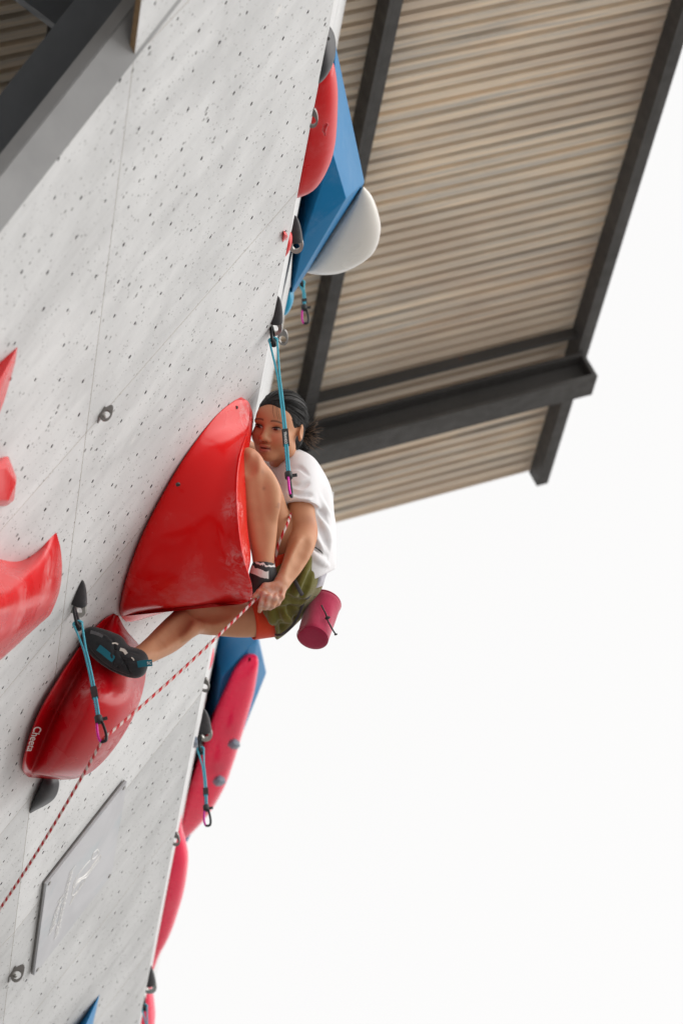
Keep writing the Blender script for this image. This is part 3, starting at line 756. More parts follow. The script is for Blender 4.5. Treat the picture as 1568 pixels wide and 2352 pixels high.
def hood_set(label, c, s=1.0, ax=nA, out=aN, lift=0.0):
    side = norm(np.cross(ax, out))
    t = thing('hooded_hanger', label, 'bolt hanger', c, 'hooded hangers that carry quickdraws')
    cover(t, c + ax * .012 * s, ax, out, side, s)
    V, F = hanger_mesh(c - ax * .034 * s, ax, out, side, s * 1.35, .72); fixn(mesh('plate', V, F, M['steel'], t, autosm=R(35)))
    V, F = bolt_mesh(c - ax * .02 * s, out, side, s); mesh('bolt', V, F, M['steel'], t)
    return t
def eye_of(c, ax, out, s=1.0): return c - ax * .030 * s + out * .026 * s - ax * .012 * s
# bare hangers on the big face
axh = norm(aV * .8 - aY * .35)
for lab, px, sc in (('bare steel hanger alone in the middle of the grey wall', (233, 946), .80), ('bare steel hanger near the bottom left corner left of the logo board', (28, 2232), 1.05)):
    hanger(lab, WP(*px), axh, aN, norm(aY), sc)
# bare hangers on the upper wall, just past the lip
def edge_c(px, py, q): return HP(px, py, q)
axe = norm(-aY * .9 + aV2 * .25)
for lab, px, q, sc in (('bare steel hanger in front of the red bulging hold at the wall edge', (701, 269), .03, 1.0), ('bare steel hanger on the wall edge beside the lower blue volume', (458, 1571), .03, 1.0),
                   ('bare steel hanger on the wall edge in front of the slim pink hold', (391, 1925), .03, 1.05), ('blurred bare hanger behind the turquoise sling above the head', (637, 773), .75, 1.0)):
    hanger(lab, edge_c(*px, q), axe, norm(aN * .6 + aN2 * .4), norm(aV2), sc)
# quickdraw by the climber
cA = edge_c(621, 730, .02)
hood_set('hooded hanger at the lip carrying the long turquoise draw by the face', cA, .88, norm(-aY * .92 + aV * .25), norm(aN * .75 + aN2 * .3))
qd1, b1, _, _ = quickdraw('long turquoise quickdraw hanging in front of the climbers face', HP(624, 752, .0), None, (668, 1138), tag_text='TRANGO', cside=True)
cB = WP(174, 1378)
hood_set('hooded hanger on the grey wall above the climbers right foot', cB, .80, norm(-aY * .92 + aV * .30))
qd2, b2, axb, srb = quickdraw('turquoise quickdraw with clipped rope over the lettered red hold', WP(172, 1400, .03), None, (238, 1702))
c6 = HP(666, 545, .16)
hood_set('hooded hanger behind the small red leaf hold', c6, .85, norm(-aY * .92 + aV2 * .2), aN2)
cC = HP(*c5(455, 590), .28)
hood_set('hooded hanger beside the lower blue volume carrying a blurred draw', cC, 1.0, norm(-aY * .92 + aV2 * .2), norm(aN2))
quickdraw('blurred turquoise quickdraw hanging across the long pink hold', HP(*c5(455, 650), .26), None, c5(505, 1172))
cD = HP(*c5(122, 2090), .2)
hood_set('hooded hanger at the bottom edge of the picture', cD, 1.15, norm(-aY * .92 + aV2 * .2), norm(aN2))
quickdraw('turquoise quickdraw cut by the bottom frame edge', HP(*c5(122, 2180), .18), None, c5(165, 2720))
quickdraw('short blurred quickdraw with pink gate hanging below the upper blue volume', HP(689, 625, 1.9), None, (702, 742))

# ------------------------------------------------------------------ logo board on the wall
u0, u1, v0, v1 = 1.665, 2.37, -.692, -.122
HB = .020
def BP(u, v, h=0.0):                                  # a point on the board, which bridges the crease
    return UV(u, v, HB + h)
def m_board():
    k = N('printed_board'); uv = k.uv()
    f = k.noise(uv, 3.0, 5, .6, .6); f2 = k.noise(k.scale(uv, (1, 1, 1), (0, 0, .8)), 5.0, 4, .6, .8)
    c = k.mix(k.ramp(f, .35, .7), (.43, .43, .45), (.51, .51, .53)); c = k.mix(k.ramp(f2, .5, .75, 0, .5), c, (.36, .42, .45))
    k.set(color=c, rough=.5); return k.m
M['board'] = m_board()
bd = thing('logo_board', 'lilac grey printed logo board screwed to the lower wall', 'board', BP(2, -.4, -HB))
P = [(u0, v0), (u1, v0), (u1, v1), (u0, v1)]
V = [BP(*p) for p in P] + [BP(*p, -.010) for p in P]
mesh('panel', V, [(0, 1, 2, 3), (4, 7, 6, 5), (0, 4, 5, 1), (1, 5, 6, 2), (2, 6, 7, 3), (3, 7, 4, 0)], M['board'], bd, uv=P + P)
V = [BP(*p, -.0105) for p in P] + [BP(*p, -.016) for p in P]
mesh('back_frame', V, [(0, 1, 2, 3), (4, 7, 6, 5), (0, 4, 5, 1), (1, 5, 6, 2), (2, 6, 7, 3), (3, 7, 4, 0)], M['steeldk'], bd)
for p in ((u0 + .02, v0 + .02), (u1 - .02, v0 + .02), (u0 + .02, v1 - .02), (u1 - .02, v1 - .02)):
    V, F, _ = tube([BP(*p), BP(*p, .004)], .009, 10); mesh('screw', V, F, M['steel'], bd)
def board_text(txt, p, q, hgt):
    P0, P1 = WP(*p, HB + .002), WP(*q, HB + .002); d_ = P1 - P0
    text_mesh('lettering', txt, M['print'], bd, None, np.array([1., 0, 0]), np.array([0, 1., 0]), 1.0, font_bold=False, ext=.0, unit=True, proj=lambda v: P0 + d_ * v[0] + aV * hgt * v[1] + aN * .0006 * (1 if v[2] > 0 else 0))
board_text('Intermountain', (160, 2006), (124, 2160), .046)
board_text('Health', (134, 2072), (112, 2150), .046)
def ribbon(pts, r=.0024):
    C_ = cat_rom(np.array(pts, float), 60)
    V, F, _ = tube([WP((80 + a / 2.94) / 1.594375, (2850 + b / 2.94) / 1.594375, HB - .0006) for a, b in C_], r, 6); mesh('emblem_line', V, F, M['print'], bd)
for pth in ([(815, 762), (825, 800), (790, 850), (757, 868), (770, 810), (815, 762)], [(850, 815), (770, 930), (690, 1030), (600, 1110), (555, 1175), (570, 1105), (640, 990), (735, 880)], [(855, 830), (830, 880), (760, 975), (700, 1055), (625, 1100), (575, 1140)],
            [(690, 1070), (660, 1130), (580, 1240), (540, 1255), (560, 1190), (640, 1090), (690, 1070)], [(650, 1110), (600, 1220), (540, 1320), (520, 1360), (545, 1290), (590, 1200)], [(800, 880), (740, 980), (690, 1040), (640, 1075)], [(820, 850), (750, 950), (695, 1035), (610, 1085), (580, 1120)]): ribbon(pth)

# ------------------------------------------------------------------ sculpting with distance fields
class Field:
    def __init__(s, lo, hi, h):
        s.lo = np.array(lo, np.float32); s.h = h
        s.n = np.ceil((np.array(hi) - s.lo) / h).astype(int) + 1
        s.F = np.full(s.n, .5, np.float32)
    def sub(s, lo, hi):
        a = np.clip(np.floor((np.array(lo) - s.lo) / s.h).astype(int), 0, s.n); b = np.clip(np.ceil((np.array(hi) - s.lo) / s.h).astype(int) + 1, 0, s.n)
        sl = tuple(slice(int(x), int(y)) for x, y in zip(a, b))
        g_ = [s.lo[i] + s.h * np.arange(a[i], b[i], dtype=np.float32) for i in range(3)]
        return sl, g_[0][:, None, None], g_[1][None, :, None], g_[2][None, None, :]
    def op(s, lo, hi, fn, k, mode='u'):
        sl, x, y, z = s.sub(lo, hi)
        if 0 in [q.stop - q.start for q in sl]: return
        d = fn(x, y, z); f = s.F[sl]
        if mode == 'u':
            hh = np.maximum(k - np.abs(f - d), 0) / k; s.F[sl] = np.minimum(f, d) - hh * hh * k * .25
        elif mode == 's':
            d = -d; hh = np.maximum(k - np.abs(f - d), 0) / k; s.F[sl] = np.maximum(f, d) + hh * hh * k * .25
        else:
            hh = np.maximum(k - np.abs(f - d), 0) / k; s.F[sl] = np.maximum(f, d) + hh * hh * k * .25
    def cone(s, a, b, ra, rb, k=.02, mode='u'):
        a, b = np.asarray(a, float), np.asarray(b, float); m_ = max(ra, rb) + k + .015
        ba = b - a; L2 = float(ba @ ba) + 1e-9
        def fn(x, y, z):
            t = np.clip(((x - a[0]) * ba[0] + (y - a[1]) * ba[1] + (z - a[2]) * ba[2]) / L2, 0, 1)
            dx = x - a[0] - t * ba[0]; dy = y - a[1] - t * ba[1]; dz = z - a[2] - t * ba[2]
            return (np.sqrt(dx * dx + dy * dy + dz * dz) - (ra + (rb - ra) * t)).astype(np.float32)
        s.op(np.minimum(a, b) - m_, np.maximum(a, b) + m_, fn, k, mode)
    def chain(s, pts, k=.02):
        """pts: (xyz, r) smoothed into a limb"""
        P = cat_rom(np.array([[*p[0], p[1]] for p in pts]), (len(pts) - 1) * 4 + 1)
        for i in range(len(P) - 1): s.cone(P[i][:3], P[i + 1][:3], P[i][3], P[i + 1][3], k if i == 0 else .008)
    def ell(s, c, ax, r, k=.02, mode='u'):
        c = np.asarray(c, float); r = np.asarray(r, float); ax = np.asarray(ax, float); m_ = r.max() + k + .012
        def fn(x, y, z):
            X_, Y_, Z_ = x - c[0], y - c[1], z - c[2]
            q = [(X_ * ax[i][0] + Y_ * ax[i][1] + Z_ * ax[i][2]) for i in range(3)]
            k0 = np.sqrt(sum((q[i] / r[i]) ** 2 for i in range(3))) + 1e-6; k1 = np.sqrt(sum((q[i] / r[i] ** 2) ** 2 for i in range(3))) + 1e-6
            return (k0 * (k0 - 1) / k1).astype(np.float32)
        s.op(c - m_, c + m_, fn, k, mode)
    def plane(s, p, n, lo, hi, k=.004, mode='i'):
        """keep the side where (x-p).n < 0 inside the box"""
        p = np.asarray(p, float); n = norm(n)
        s.op(lo, hi, lambda x, y, z: ((x - p[0]) * n[0] + (y - p[1]) * n[1] + (z - p[2]) * n[2]).astype(np.float32), k, mode)
    def front(s, px, py, zg=.05):
        """depth of the surface nearest the lens at a sheet position"""
        x, y = J(px, py, zg)[:2]; i, j = [int(round((q - o) / s.h)) for q, o in zip((x, y), s.lo[:2])]
        i = min(max(i, 0), s.n[0] - 1); j = min(max(j, 0), s.n[1] - 1)
        k = np.nonzero(s.F[i, j] < 0)[0]; return s.lo[2] + s.h * k[-1] if len(k) else None
    def crease(s, path, r_, sgn, k=.014, sink=.35, zg=.05):
        """a fold ridge (+) or valley (-) that follows the surface under a path of sheet positions"""
        C_ = cat_rom(np.array(path, float), 9); Z = [s.front(*c, zg) for c in C_]; z0 = [z for z in Z if z is not None]
        if len(z0) < 4: return
        Z = [z if z is not None else z0[-1] for z in Z]
        for i in range(8):
            t0_, t1_ = math.sin(math.pi * (i + .35) / 8.7), math.sin(math.pi * (i + 1.35) / 8.7); o_ = -sink * r_ * sgn
            s.cone(J(*C_[i], Z[i] + o_), J(*C_[i + 1], Z[i + 1] + o_), r_ * t0_, r_ * t1_, k, 'u' if sgn > 0 else 's')
    def mesh(s, smooth=2):
        F = s.F; I = F < 0
        cnt = np.zeros(tuple(s.n - 1), np.int8)
        for a in (0, 1):
            for b in (0, 1):
                for c in (0, 1): cnt += I[a:I.shape[0] - 1 + a, b:I.shape[1] - 1 + b, c:I.shape[2] - 1 + c]
        act = (cnt > 0) & (cnt < 8); ii, jj, kk = np.nonzero(act)
        idx = np.full(act.shape, -1, np.int32); idx[ii, jj, kk] = np.arange(len(ii))
        cs = [(a, b, c) for a in (0, 1) for b in (0, 1) for c in (0, 1)]
        val = np.stack([F[ii + a, jj + b, kk + c] for a, b, c in cs], 1)
        acc = np.zeros((len(ii), 3)); num = np.zeros(len(ii))
        for p in range(8):
            for q in range(p + 1, 8):
                if sum(abs(cs[p][t] - cs[q][t]) for t in range(3)) != 1: continue
                va, vb = val[:, p], val[:, q]; cr = (va < 0) != (vb < 0)
                t = np.where(cr, va / np.where(cr, va - vb, 1), 0)
                pos = np.array(cs[p])[None] + t[:, None] * (np.array(cs[q]) - np.array(cs[p]))[None]
                acc += np.where(cr[:, None], pos, 0); num += cr
        V = s.lo + s.h * (np.stack([ii, jj, kk], 1) + acc / num[:, None])
        Q = []
        for ax in range(3):
            sl0 = [slice(None)] * 3; sl1 = [slice(None)] * 3; sl0[ax] = slice(0, -1); sl1[ax] = slice(1, None)
            A, B = I[tuple(sl0)], I[tuple(sl1)]
            e = np.nonzero(A != B); fl = A[e]
            o1, o2 = [(1, 2), (2, 0), (0, 1)][ax]
            e = list(e); ok = (e[o1] > 0) & (e[o2] > 0) & (e[o1] < s.n[o1] - 1) & (e[o2] < s.n[o2] - 1)
            e = [t[ok] for t in e]; fl = fl[ok]
            def cell(d1, d2):
                t = [x.copy() for x in e]; t[o1] = t[o1] + d1; t[o2] = t[o2] + d2; return idx[t[0], t[1], t[2]]
            q = np.stack([cell(-1, -1), cell(0, -1), cell(0, 0), cell(-1, 0)], 1)
            q[~fl] = q[~fl][:, ::-1]; Q.append(q)
        Q = np.concatenate(Q)
        for it in range(smooth):                       # light relaxation
            sm = np.zeros_like(V); ct = np.zeros(len(V))
            for a, b in ((0, 1), (1, 2), (2, 3), (3, 0)):
                np.add.at(sm, Q[:, a], V[Q[:, b]]); np.add.at(ct, Q[:, a], 1); np.add.at(sm, Q[:, b], V[Q[:, a]]); np.add.at(ct, Q[:, b], 1)
            V = V * .5 + .5 * sm / ct[:, None]
        return V, Q

# the climber is laid out in a frame parallel to the camera axes: x right, y up, z towards the lens, metres
D0 = 11.7; OX, OY = 620.0, 1220.0
ORG = np.array([(OX - CX) / FPX, -(OY - CY) / FPX, -1.0]) * D0
def J(px, py, z=0.0):
    d = D0 - z; return np.array([(px - CX) / FPX, -(py - CY) / FPX, -1.0]) * d - ORG
def toW(V): return EYE + (np.asarray(V) + ORG) @ C2W.T
PXM = D0 / FPX
# head frame
hr = R(9); hyaw = R(26); hp = R(4)
Fw = np.array([-math.sin(hyaw), 0, math.cos(hyaw)]); Lf = np.array([math.cos(hyaw), 0, math.sin(hyaw)]); Up = np.array([0, 1.0, 0])
def rz(v): c, s_ = math.cos(-hr), math.sin(-hr); return np.array([c * v[0] - s_ * v[1], s_ * v[0] + c * v[1], v[2]])
Fw2 = Fw * math.cos(hp) - Up * math.sin(hp); Up2 = Up * math.cos(hp) + Fw * math.sin(hp)
HL, HU, HF = rz(Lf), rz(Up2), rz(Fw2)
HS = 1.13
HC = J(641, 983, -.06)
def hd(l, u, f): return HC + HS * (l * HL + u * HU + f * HF)
HAX = (HL, HU, HF)
def sc(*r): return tuple(HS * x for x in r)

B = Field(J(270, 1570, -.34) - .02, J(790, 880, .42) + .02, .0034)
# --- head
B.ell(hd(0, .034, -.012), HAX, sc(.071, .080, .090), .02)
B.ell(hd(0, -.024, .026), HAX, sc(.062, .078, .060), .03)
B.ell(hd(0, .030, .045), HAX, sc(.058, .045, .042), .02)
for s_ in (-1, 1):
    B.ell(hd(s_ * .036, -.030, .052), HAX, sc(.027, .026, .027), .022)
    B.ell(hd(s_ * .046, -.062, .010), HAX, sc(.020, .026, .030), .025)
    B.ell(hd(s_ * .031, .016, .072), HAX, sc(.022, .008, .010), .012)
B.ell(hd(0, -.088, .056), HAX, sc(.024, .020, .024), .025)
for s_ in (-1, 1): B.ell(hd(s_ * .031, -.002, .096), HAX, sc(.020, .012, .020), .014, 's')
B.cone(hd(0, .004, .078), hd(0, -.032, .098), HS * .0075, HS * .0105, .014)
B.ell(hd(0, -.035, .098), HAX, sc(.0115, .0095, .010), .008)
for s_ in (-1, 1):
    B.ell(hd(s_ * .0125, -.039, .089), HAX, sc(.0085, .0075, .009), .007)
    B.ell(hd(s_ * .0065, -.0455, .0965), HAX, sc(.0040, .0030, .0045), .003, 's')
    B.ell(hd(s_ * .031, -.002, .064), HAX, sc(.0165, .0105, .0145), .006)     # lids
B.ell(hd(0, -.0585, .0860), HAX, sc(.020, .0062, .0085), .006)
B.ell(hd(0, -.0730, .0835), HAX, sc(.0185, .0072, .0090), .006)
B.ell(hd(0, -.0662, .0960), HAX, sc(.018, .0020, .010), .003, 's')
# ear on the visible side and its twin
for s_ in (1, -1):
    B.ell(hd(s_ * .074, -.006, -.010), (norm(HL + HF * -.5 * s_), HU, norm(HF + HL * .5 * s_)), sc(.008, .028, .017), .008)
    B.ell(hd(s_ * .083, -.002, -.004), HAX, sc(.006, .018, .010), .006, 's')
# neck and shoulders
neck0 = J(662, 1075, -.15)
B.cone(hd(0, -.07, -.025), neck0, HS * .047, .056, .03)
# --- left arm (towards the lens)
B.chain([(J(693, 1095, -.07), .056), (J(691, 1150, .012), .049), (J(693, 1190, .045), .046), (J(699, 1222, .07), .0445), (J(689, 1258, .12), .0455), (J(671, 1300, .18), .035), (J(655, 1326, .215), .0275), (J(646, 1340, .23), .026)])
B.cone(J(700, 1236, .045), J(700, 1236, .045), .042, .042, .02)
# --- left hand
W0 = J(646, 1340, .23)
kn = [J(606, 1364, .275), J(618, 1370, .285), J(632, 1374, .28), J(646, 1371, .265)]
for q, r_ in zip(kn, (.0125, .013, .0125, .0115)): B.cone(W0, q, .019, r_, .014)
B.ell(J(632, 1356, .252), np.eye(3), (.030, .024, .014), .012)
def finger(pts, rr_):
    for i in range(len(pts) - 1): B.cone(pts[i], pts[i + 1], rr_[i], rr_[i + 1], .005)
finger([kn[0], J(601, 1384, .283), J(598, 1396, .276), J(596, 1404, .266)], (.0115, .0098, .0088, .0076))
finger([kn[1], J(613, 1390, .290), J(609, 1396, .268), J(608, 1390, .246)], (.0118, .0102, .0092, .0080))
finger([kn[2], J(626, 1392, .284), J(620, 1396, .262), J(618, 1388, .242)], (.0114, .0098, .0088, .0078))
finger([kn[3], J(638, 1386, .272), J(632, 1390, .252), J(630, 1382, .236)], (.0106, .0090, .0080, .0070))
finger([J(634, 1346, .25), J(609, 1347, .262), J(596, 1359, .268), J(586, 1369, .268), J(581, 1372, .266)], (.0170, .0135, .0110, .0098, .0080))
# --- left leg, folded with the knee high
B.chain([(J(572, 1064, .22), .047), (J(577, 1092, .215), .055), (J(585, 1127, .20), .066), (J(593, 1167, .20), .066), (J(599, 1207, .205), .056), (J(603, 1247, .21), .044), (J(605, 1288, .22), .035), (J(606, 1312, .225), .034)])
B.ell(J(570, 1060, .235), np.eye(3), (.034, .048, .042), .02)
B.chain([(J(575, 1072, .20), .046), (J(600, 1118, .14), .060), (J(621, 1180, .08), .0625), (J(644, 1255, .03), .070), (J(668, 1315, .0), .068)])
# --- right leg, reaching out to the lettered hold
B.chain([(J(672, 1358, -.05), .070), (J(620, 1412, -.07), .064), (J(560, 1424, -.04), .061), (J(495, 1422, -.01), .0565), (J(440, 1421, .02), .0535), (J(415, 1440, .09), .055), (J(385, 1466, .17), .052), (J(352, 1490, .275), .0415), (J(322, 1508, .36), .033), (J(305, 1516, .40), .033)])
# --- right arm hugging the far side of the hold
B.chain([(J(640, 1090, -.22), .052), (J(600, 1060, -.25), .045), (J(560, 1035, -.24), .042), (J(548, 1010, -.22), .032), (J(545, 990, -.20), .026)])
# --- trunk under the clothes
B.chain([(neck0, .06), (J(682, 1110, -.12), .085), (J(694, 1180, -.06), .085), (J(692, 1270, -.01), .075), (J(676, 1335, 0), .06)])
# muscle, tendon and bone lines
for pth, r_, sg, k_, zg in (([(566, 1092), (572, 1150), (584, 1220), (592, 1262)], .012, 1, .03, .25), ([(612, 1090), (624, 1130), (626, 1185)], .016, 1, .04, .25), ([(560, 1048), (574, 1080), (590, 1050)], .010, -1, .03, .25),
                       ([(690, 1240), (676, 1280), (660, 1316)], .010, 1, .03, .15), ([(706, 1246), (690, 1285), (668, 1322)], .010, -1, .035, .15), 
                       ([(520, 1408), (480, 1412), (446, 1404)], .012, -1, .04, .02), ([(470, 1440), (440, 1446), (420, 1462)], .012, 1, .035, .05), ([(430, 1418), (400, 1452), (360, 1486)], .012, -1, .04, .15)):
    B.crease(pth, r_ * .75, sg, k_, 1.05, zg)
for a_, b_ in (((634, 1350), (612, 1364)), ((638, 1352), (625, 1370)), ((644, 1352), (640, 1370))): B.crease([a_, ((a_[0] + b_[0]) / 2, (a_[1] + b_[1]) / 2), b_], .0045, -1, .008, .2, .27)
for q in ((606, 1364), (618, 1370), (632, 1374), (646, 1371)):
    z_ = B.front(*q, .27)
    if z_: B.ell(J(*q, z_ - .004), np.eye(3), (.008, .007, .007), .008)
Vb, Qb = B.mesh(2)
dd_ = lambda c, r_: np.exp(-(np.linalg.norm(Vb - c, axis=1) / r_) ** 2)
tint = np.stack([np.clip(dd_(J(620, 1372, .27), .075) * .8 + dd_(J(596, 1380, .27), .03), 0, 1), np.clip(dd_(J(575, 1050, .25), .06) + dd_(J(708, 1215, .07), .05) + .8 * dd_(J(640, 1370, .28), .05) + .7 * dd_(J(425, 1425, .05), .07) + .6 * dd_(J(580, 1240, .24), .07), 0, 1), np.clip(dd_(J(601, 1085, .25), .008) + .8 * dd_(J(606, 1122, .26), .006) + .7 * dd_(J(590, 1200, .25), .007) + .9 * dd_(J(710, 1196, .08), .022) * .6, 0, 1)], 1)
hl = ((Vb - HC) / HS) @ np.array([HL, HU, HF]).T
del B.F
def m_skin():
    k = N('skin'); o = k.obj(); a = k.attr('hl'); sep = k.n('ShaderNodeSeparateXYZ'); k.l(a, sep.inputs[0]); l, u, f = sep.outputs
    al = k.math('ABSOLUTE', l)
    big = k.noise(o, 7, 4, .55); fine = k.noise(o, 120, 4, .6)
    c = k.mix(k.ramp(big, .3, .7), (.50, .230, .120), (.58, .285, .155))
    c = k.mix(k.ramp(k.noise(o, 16, 4, .6), .58, .74, 0, .2), c, (.46, .17, .10))
    c = k.mix(k.math('MULTIPLY', fine, .12), c, (.70, .42, .30))
    # bruises and scrapes on the shins
    c = k.mix(k.ramp(k.noise(o, 24, 3, .5), .70, .76, 0, .35), c, (.24, .11, .08))
    tn_ = k.n('ShaderNodeSeparateXYZ'); k.l(k.attr('tint'), tn_.inputs[0])
    c = k.mix(k.math('MULTIPLY', tn_.outputs[1], .55), c, (.50, .16, .085))
    c = k.mix(k.math('MULTIPLY', tn_.outputs[2], .65), c, (.20, .085, .06))
    c = k.mix(k.math('MULTIPLY', tn_.outputs[0], k.ramp(k.noise(o, 60, 4), .35, .65, .1, .75)), c, (.66, .50, .44))
    def ell(cl, cu, rl, ru, soft=.35, x=al):
        dl = k.math('DIVIDE', k.math('SUBTRACT', x, cl), rl); du = k.math('DIVIDE', k.math('SUBTRACT', u, cu), ru)
        d = k.math('ADD', k.math('MULTIPLY', dl, dl), k.math('MULTIPLY', du, du))
        m_ = k.ramp(d, 1 - soft, 1 + soft, 1, 0)
        return k.math('MULTIPLY', m_, k.math('GREATER_THAN', f, .045))
    c = k.mix(k.math('MULTIPLY', ell(.040, -.030, .024, .020, .9), .35), c, (.62, .20, .13))     # cheeks
    c = k.mix(k.math('MULTIPLY', ell(0, -.0675, .0205, .0112, .35), .7), c, (.44, .13, .11))     # lips
    c = k.mix(k.math('MULTIPLY', ell(0, -.0664, .019, .0024, .4), .92), c, (.06, .015, .012))   # parted mouth
    # brows: a bowed band
    bow = k.math('MULTIPLY', k.math('POWER', k.math('ABSOLUTE', k.math('SUBTRACT', al, .027)), 2.0), 9.0)
    ub = k.math('ADD', u, bow); db = k.math('ABSOLUTE', k.math('SUBTRACT', ub, .0235))
    br = k.math('MULTIPLY', k.math('MULTIPLY', k.ramp(db, .0016, .0046, 1, 0), k.ramp(k.math('ABSOLUTE', k.math('SUBTRACT', al, .031)), .016, .021, 1, 0)), k.math('GREATER_THAN', f, .04))
    c = k.mix(k.math('MULTIPLY', br, .72), c, (.05, .028, .02))
    c = k.mix(k.math('MULTIPLY', ell(.0068, -.0455, .0036, .0022, .4), .8), c, (.10, .03, .02))
    c = k.mix(k.math('MULTIPLY', ell(.031, -.002, .021, .0105, .8), .30), c, (.30, .12, .075))  # lids
    k.set(color=c, rough=k.ramp(fine, .3, .7, .48, .62), spec=.32, sss=.06)
    k.b.inputs['Subsurface Radius'].default_value = (.012, .004, .002); k.b.inputs['Subsurface Scale'].default_value = .6
    k.bump(k.math('ADD', fine, k.math('MULTIPLY', k.noise(o, 500, 2), .4)), .10, .002); return k.m
M['skin'] = m_skin()
person = thing('person', 'climber in white shirt and olive shorts squeezed against the huge red hold', 'person', toW(J(660, 1330, 0)))
body = mesh('body', toW(Vb), Qb, M['skin'], person, smooth=True, attrs={'hl': hl, 'tint': tint})
# --- eyes: almond, dark iris
def m_eye():
    k = N('eye'); a = k.attr('el'); sep = k.n('ShaderNodeSeparateXYZ'); k.l(a, sep.inputs[0])
    x, y = k.math('SUBTRACT', sep.outputs[0], -.0004), k.math('ADD', sep.outputs[1], .0008)
    d = k.math('SQRT', k.math('ADD', k.math('MULTIPLY', x, x), k.math('MULTIPLY', y, y)))
    c = k.mix(k.ramp(d, .0068, .0078, 1, 0), (.40, .34, .31), (.022, .011, .008)); c = k.mix(k.ramp(d, .0024, .003, 1, 0), c, (.004, .004, .004))
    k.set(color=c, rough=.12, coat=.6); return k.m
M['eye'] = m_eye(); M['lash'] = m_plain('dark_lash', (.012, .008, .007), .6)
for s_ in (-1, 1):
    n1, n2 = 24, 12; V = []; E_ = []
    for i in range(n2):
        t = (i / (n2 - 1)) * math.pi / 2
        for j in range(n1):
            a = 2 * math.pi * j / n1; x = .0165 * math.cos(a) * math.sin(t); y = (.0056 if math.sin(a) > 0 else .0044) * math.sin(a) * math.sin(t) * (1 - .25 * abs(math.cos(a)))
            z = .0045 * math.cos(t)
            tilt = .05 * s_ * 0
            V.append(hd(s_ * .031 + x, -.0015 + y + .10 * s_ * x, .0775 - 6.5 * x * x - .10 * s_ * x + z)); E_.append((x, y + .0008, z))
    F = grid_faces(n2, n1, wrap=True)
    o = mesh('eye', toW(np.array(V)), F, M['eye'], body, smooth=True, attrs={'el': E_})
    up_ = [hd(s_ * .031 + x, -.0015 + .0058 * (1 - (x / .0175) ** 2) ** .7 + .10 * s_ * x + .0004, .0805 - 7 * x * x - .10 * s_ * x) for x in np.linspace(-.0172, .0172, 13)]
    V, F, _ = tube(toW(np.array(up_)), [HS * q for q in (.0005, .0010, .0013, .0015, .0016, .0016, .0016, .0016, .0016, .0015, .0013, .0010, .0005)], 6); mesh('eyelash', V, F, M['lash'], body, smooth=True)
# --- hair
H = Field(HC - .24, HC + .24, .0034)
H.ell(hd(0, .036, -.014), HAX, sc(.0765, .087, .096), .01)
H.ell(hd(0, -.03, -.060), HAX, sc(.055, .055, .040), .03)
H.ell(hd(-.004, -.034, .090), HAX, sc(.0615, .106, .070), .012, 's')
for s_ in (1, -1): H.ell(hd(s_ * .086, -.018, .004), HAX, sc(.028, .034, .026), .01, 's')
H.plane(hd(0, -.078, -.05), -HU + HF * .3, HC - .24, HC + .24, .01)
H.ell(hd(.012, -.005, -.108), HAX, sc(.026, .030, .022), .012)
Vh, Qh = H.mesh(1)
def m_hair():
    k = N('black_hair'); a = k.attr('hl')
    st = k.noise(k.scale(a, (220, 60, 12), (.5, .15, 0)), 1.0, 5, .7, .5)
    c = k.mix(k.ramp(st, .4, .75), (.004, .0035, .0035), (.014, .010, .008))
    k.set(color=c, rough=k.ramp(st, .3, .7, .42, .6), spec=.28); k.bump(st, .65, .006); return k.m
M['hair'] = m_hair(); M['hairtip'] = m_plain('brown_hair_tips', (.15, .085, .048), .5)
hlh = ((Vh - HC) / HS) @ np.array([HL, HU, HF]).T
hair = mesh('hair', toW(Vh), Qh, M['hair'], person, smooth=True, attrs={'hl': hlh})
r2 = np.random.default_rng(3)
parts = []; tips = []
hc_, hrad = np.array([0, .036, -.014]), np.array([.0765, .087, .096])
tdir_ = norm((np.array([.026, -.012, -.112]) - hc_) / hrad)
for i in range(420):                                   # combed strands from the hairline back to the tie
    th_ = r2.uniform(-1.75, 1.75); up0 = .46 + .07 * r2.normal() if abs(th_) < .75 else .50 - .55 * (abs(th_) - .75)
    s0_ = norm(np.array([math.sin(th_) * .95, up0 + .08 * r2.random(), math.cos(th_) * .80 if abs(th_) < 1.57 else -.1])); w_ = math.acos(np.clip(s0_ @ tdir_, -1, 1)); P = []
    lift = r2.uniform(1.004, 1.022) if i % 12 else r2.uniform(1.03, 1.07)
    t_a = r2.uniform(0, .5); t_b = min(1, t_a + r2.uniform(.35, .7))
    for t in np.linspace(t_a, t_b, 9):
        d_ = (math.sin((1 - t) * w_) * s0_ + math.sin(t * w_) * tdir_) / math.sin(w_); P.append(hd(*(hc_ + d_ * hrad * (1 + (lift - 1) * math.sin(math.pi * (t - t_a) / (t_b - t_a))))))
    parts.append(tube(toW(np.array(P)), np.array([.0004, .0007, .0009, .001, .001, .001, .0009, .0007, .0004]) * r2.uniform(.7, 1.5), 4)[:2])
for i in range(16):                                    # flyaways
    a = r2.uniform(.2, 2.6); p0 = hd(*(hc_ + norm([math.cos(a), math.sin(a), r2.uniform(-.6, .5)]) * hrad * .99)); e_ = p0 + np.array([r2.normal() * .02 + .015, abs(r2.normal()) * .014, r2.normal() * .01])
    parts.append(tube(toW(cat_rom([p0, (p0 + e_) / 2 + r2.normal(size=3) * .003, e_], 7)), np.linspace(.0006, .0003, 7), 4)[:2])
tie = hd(.030, -.012, -.118)
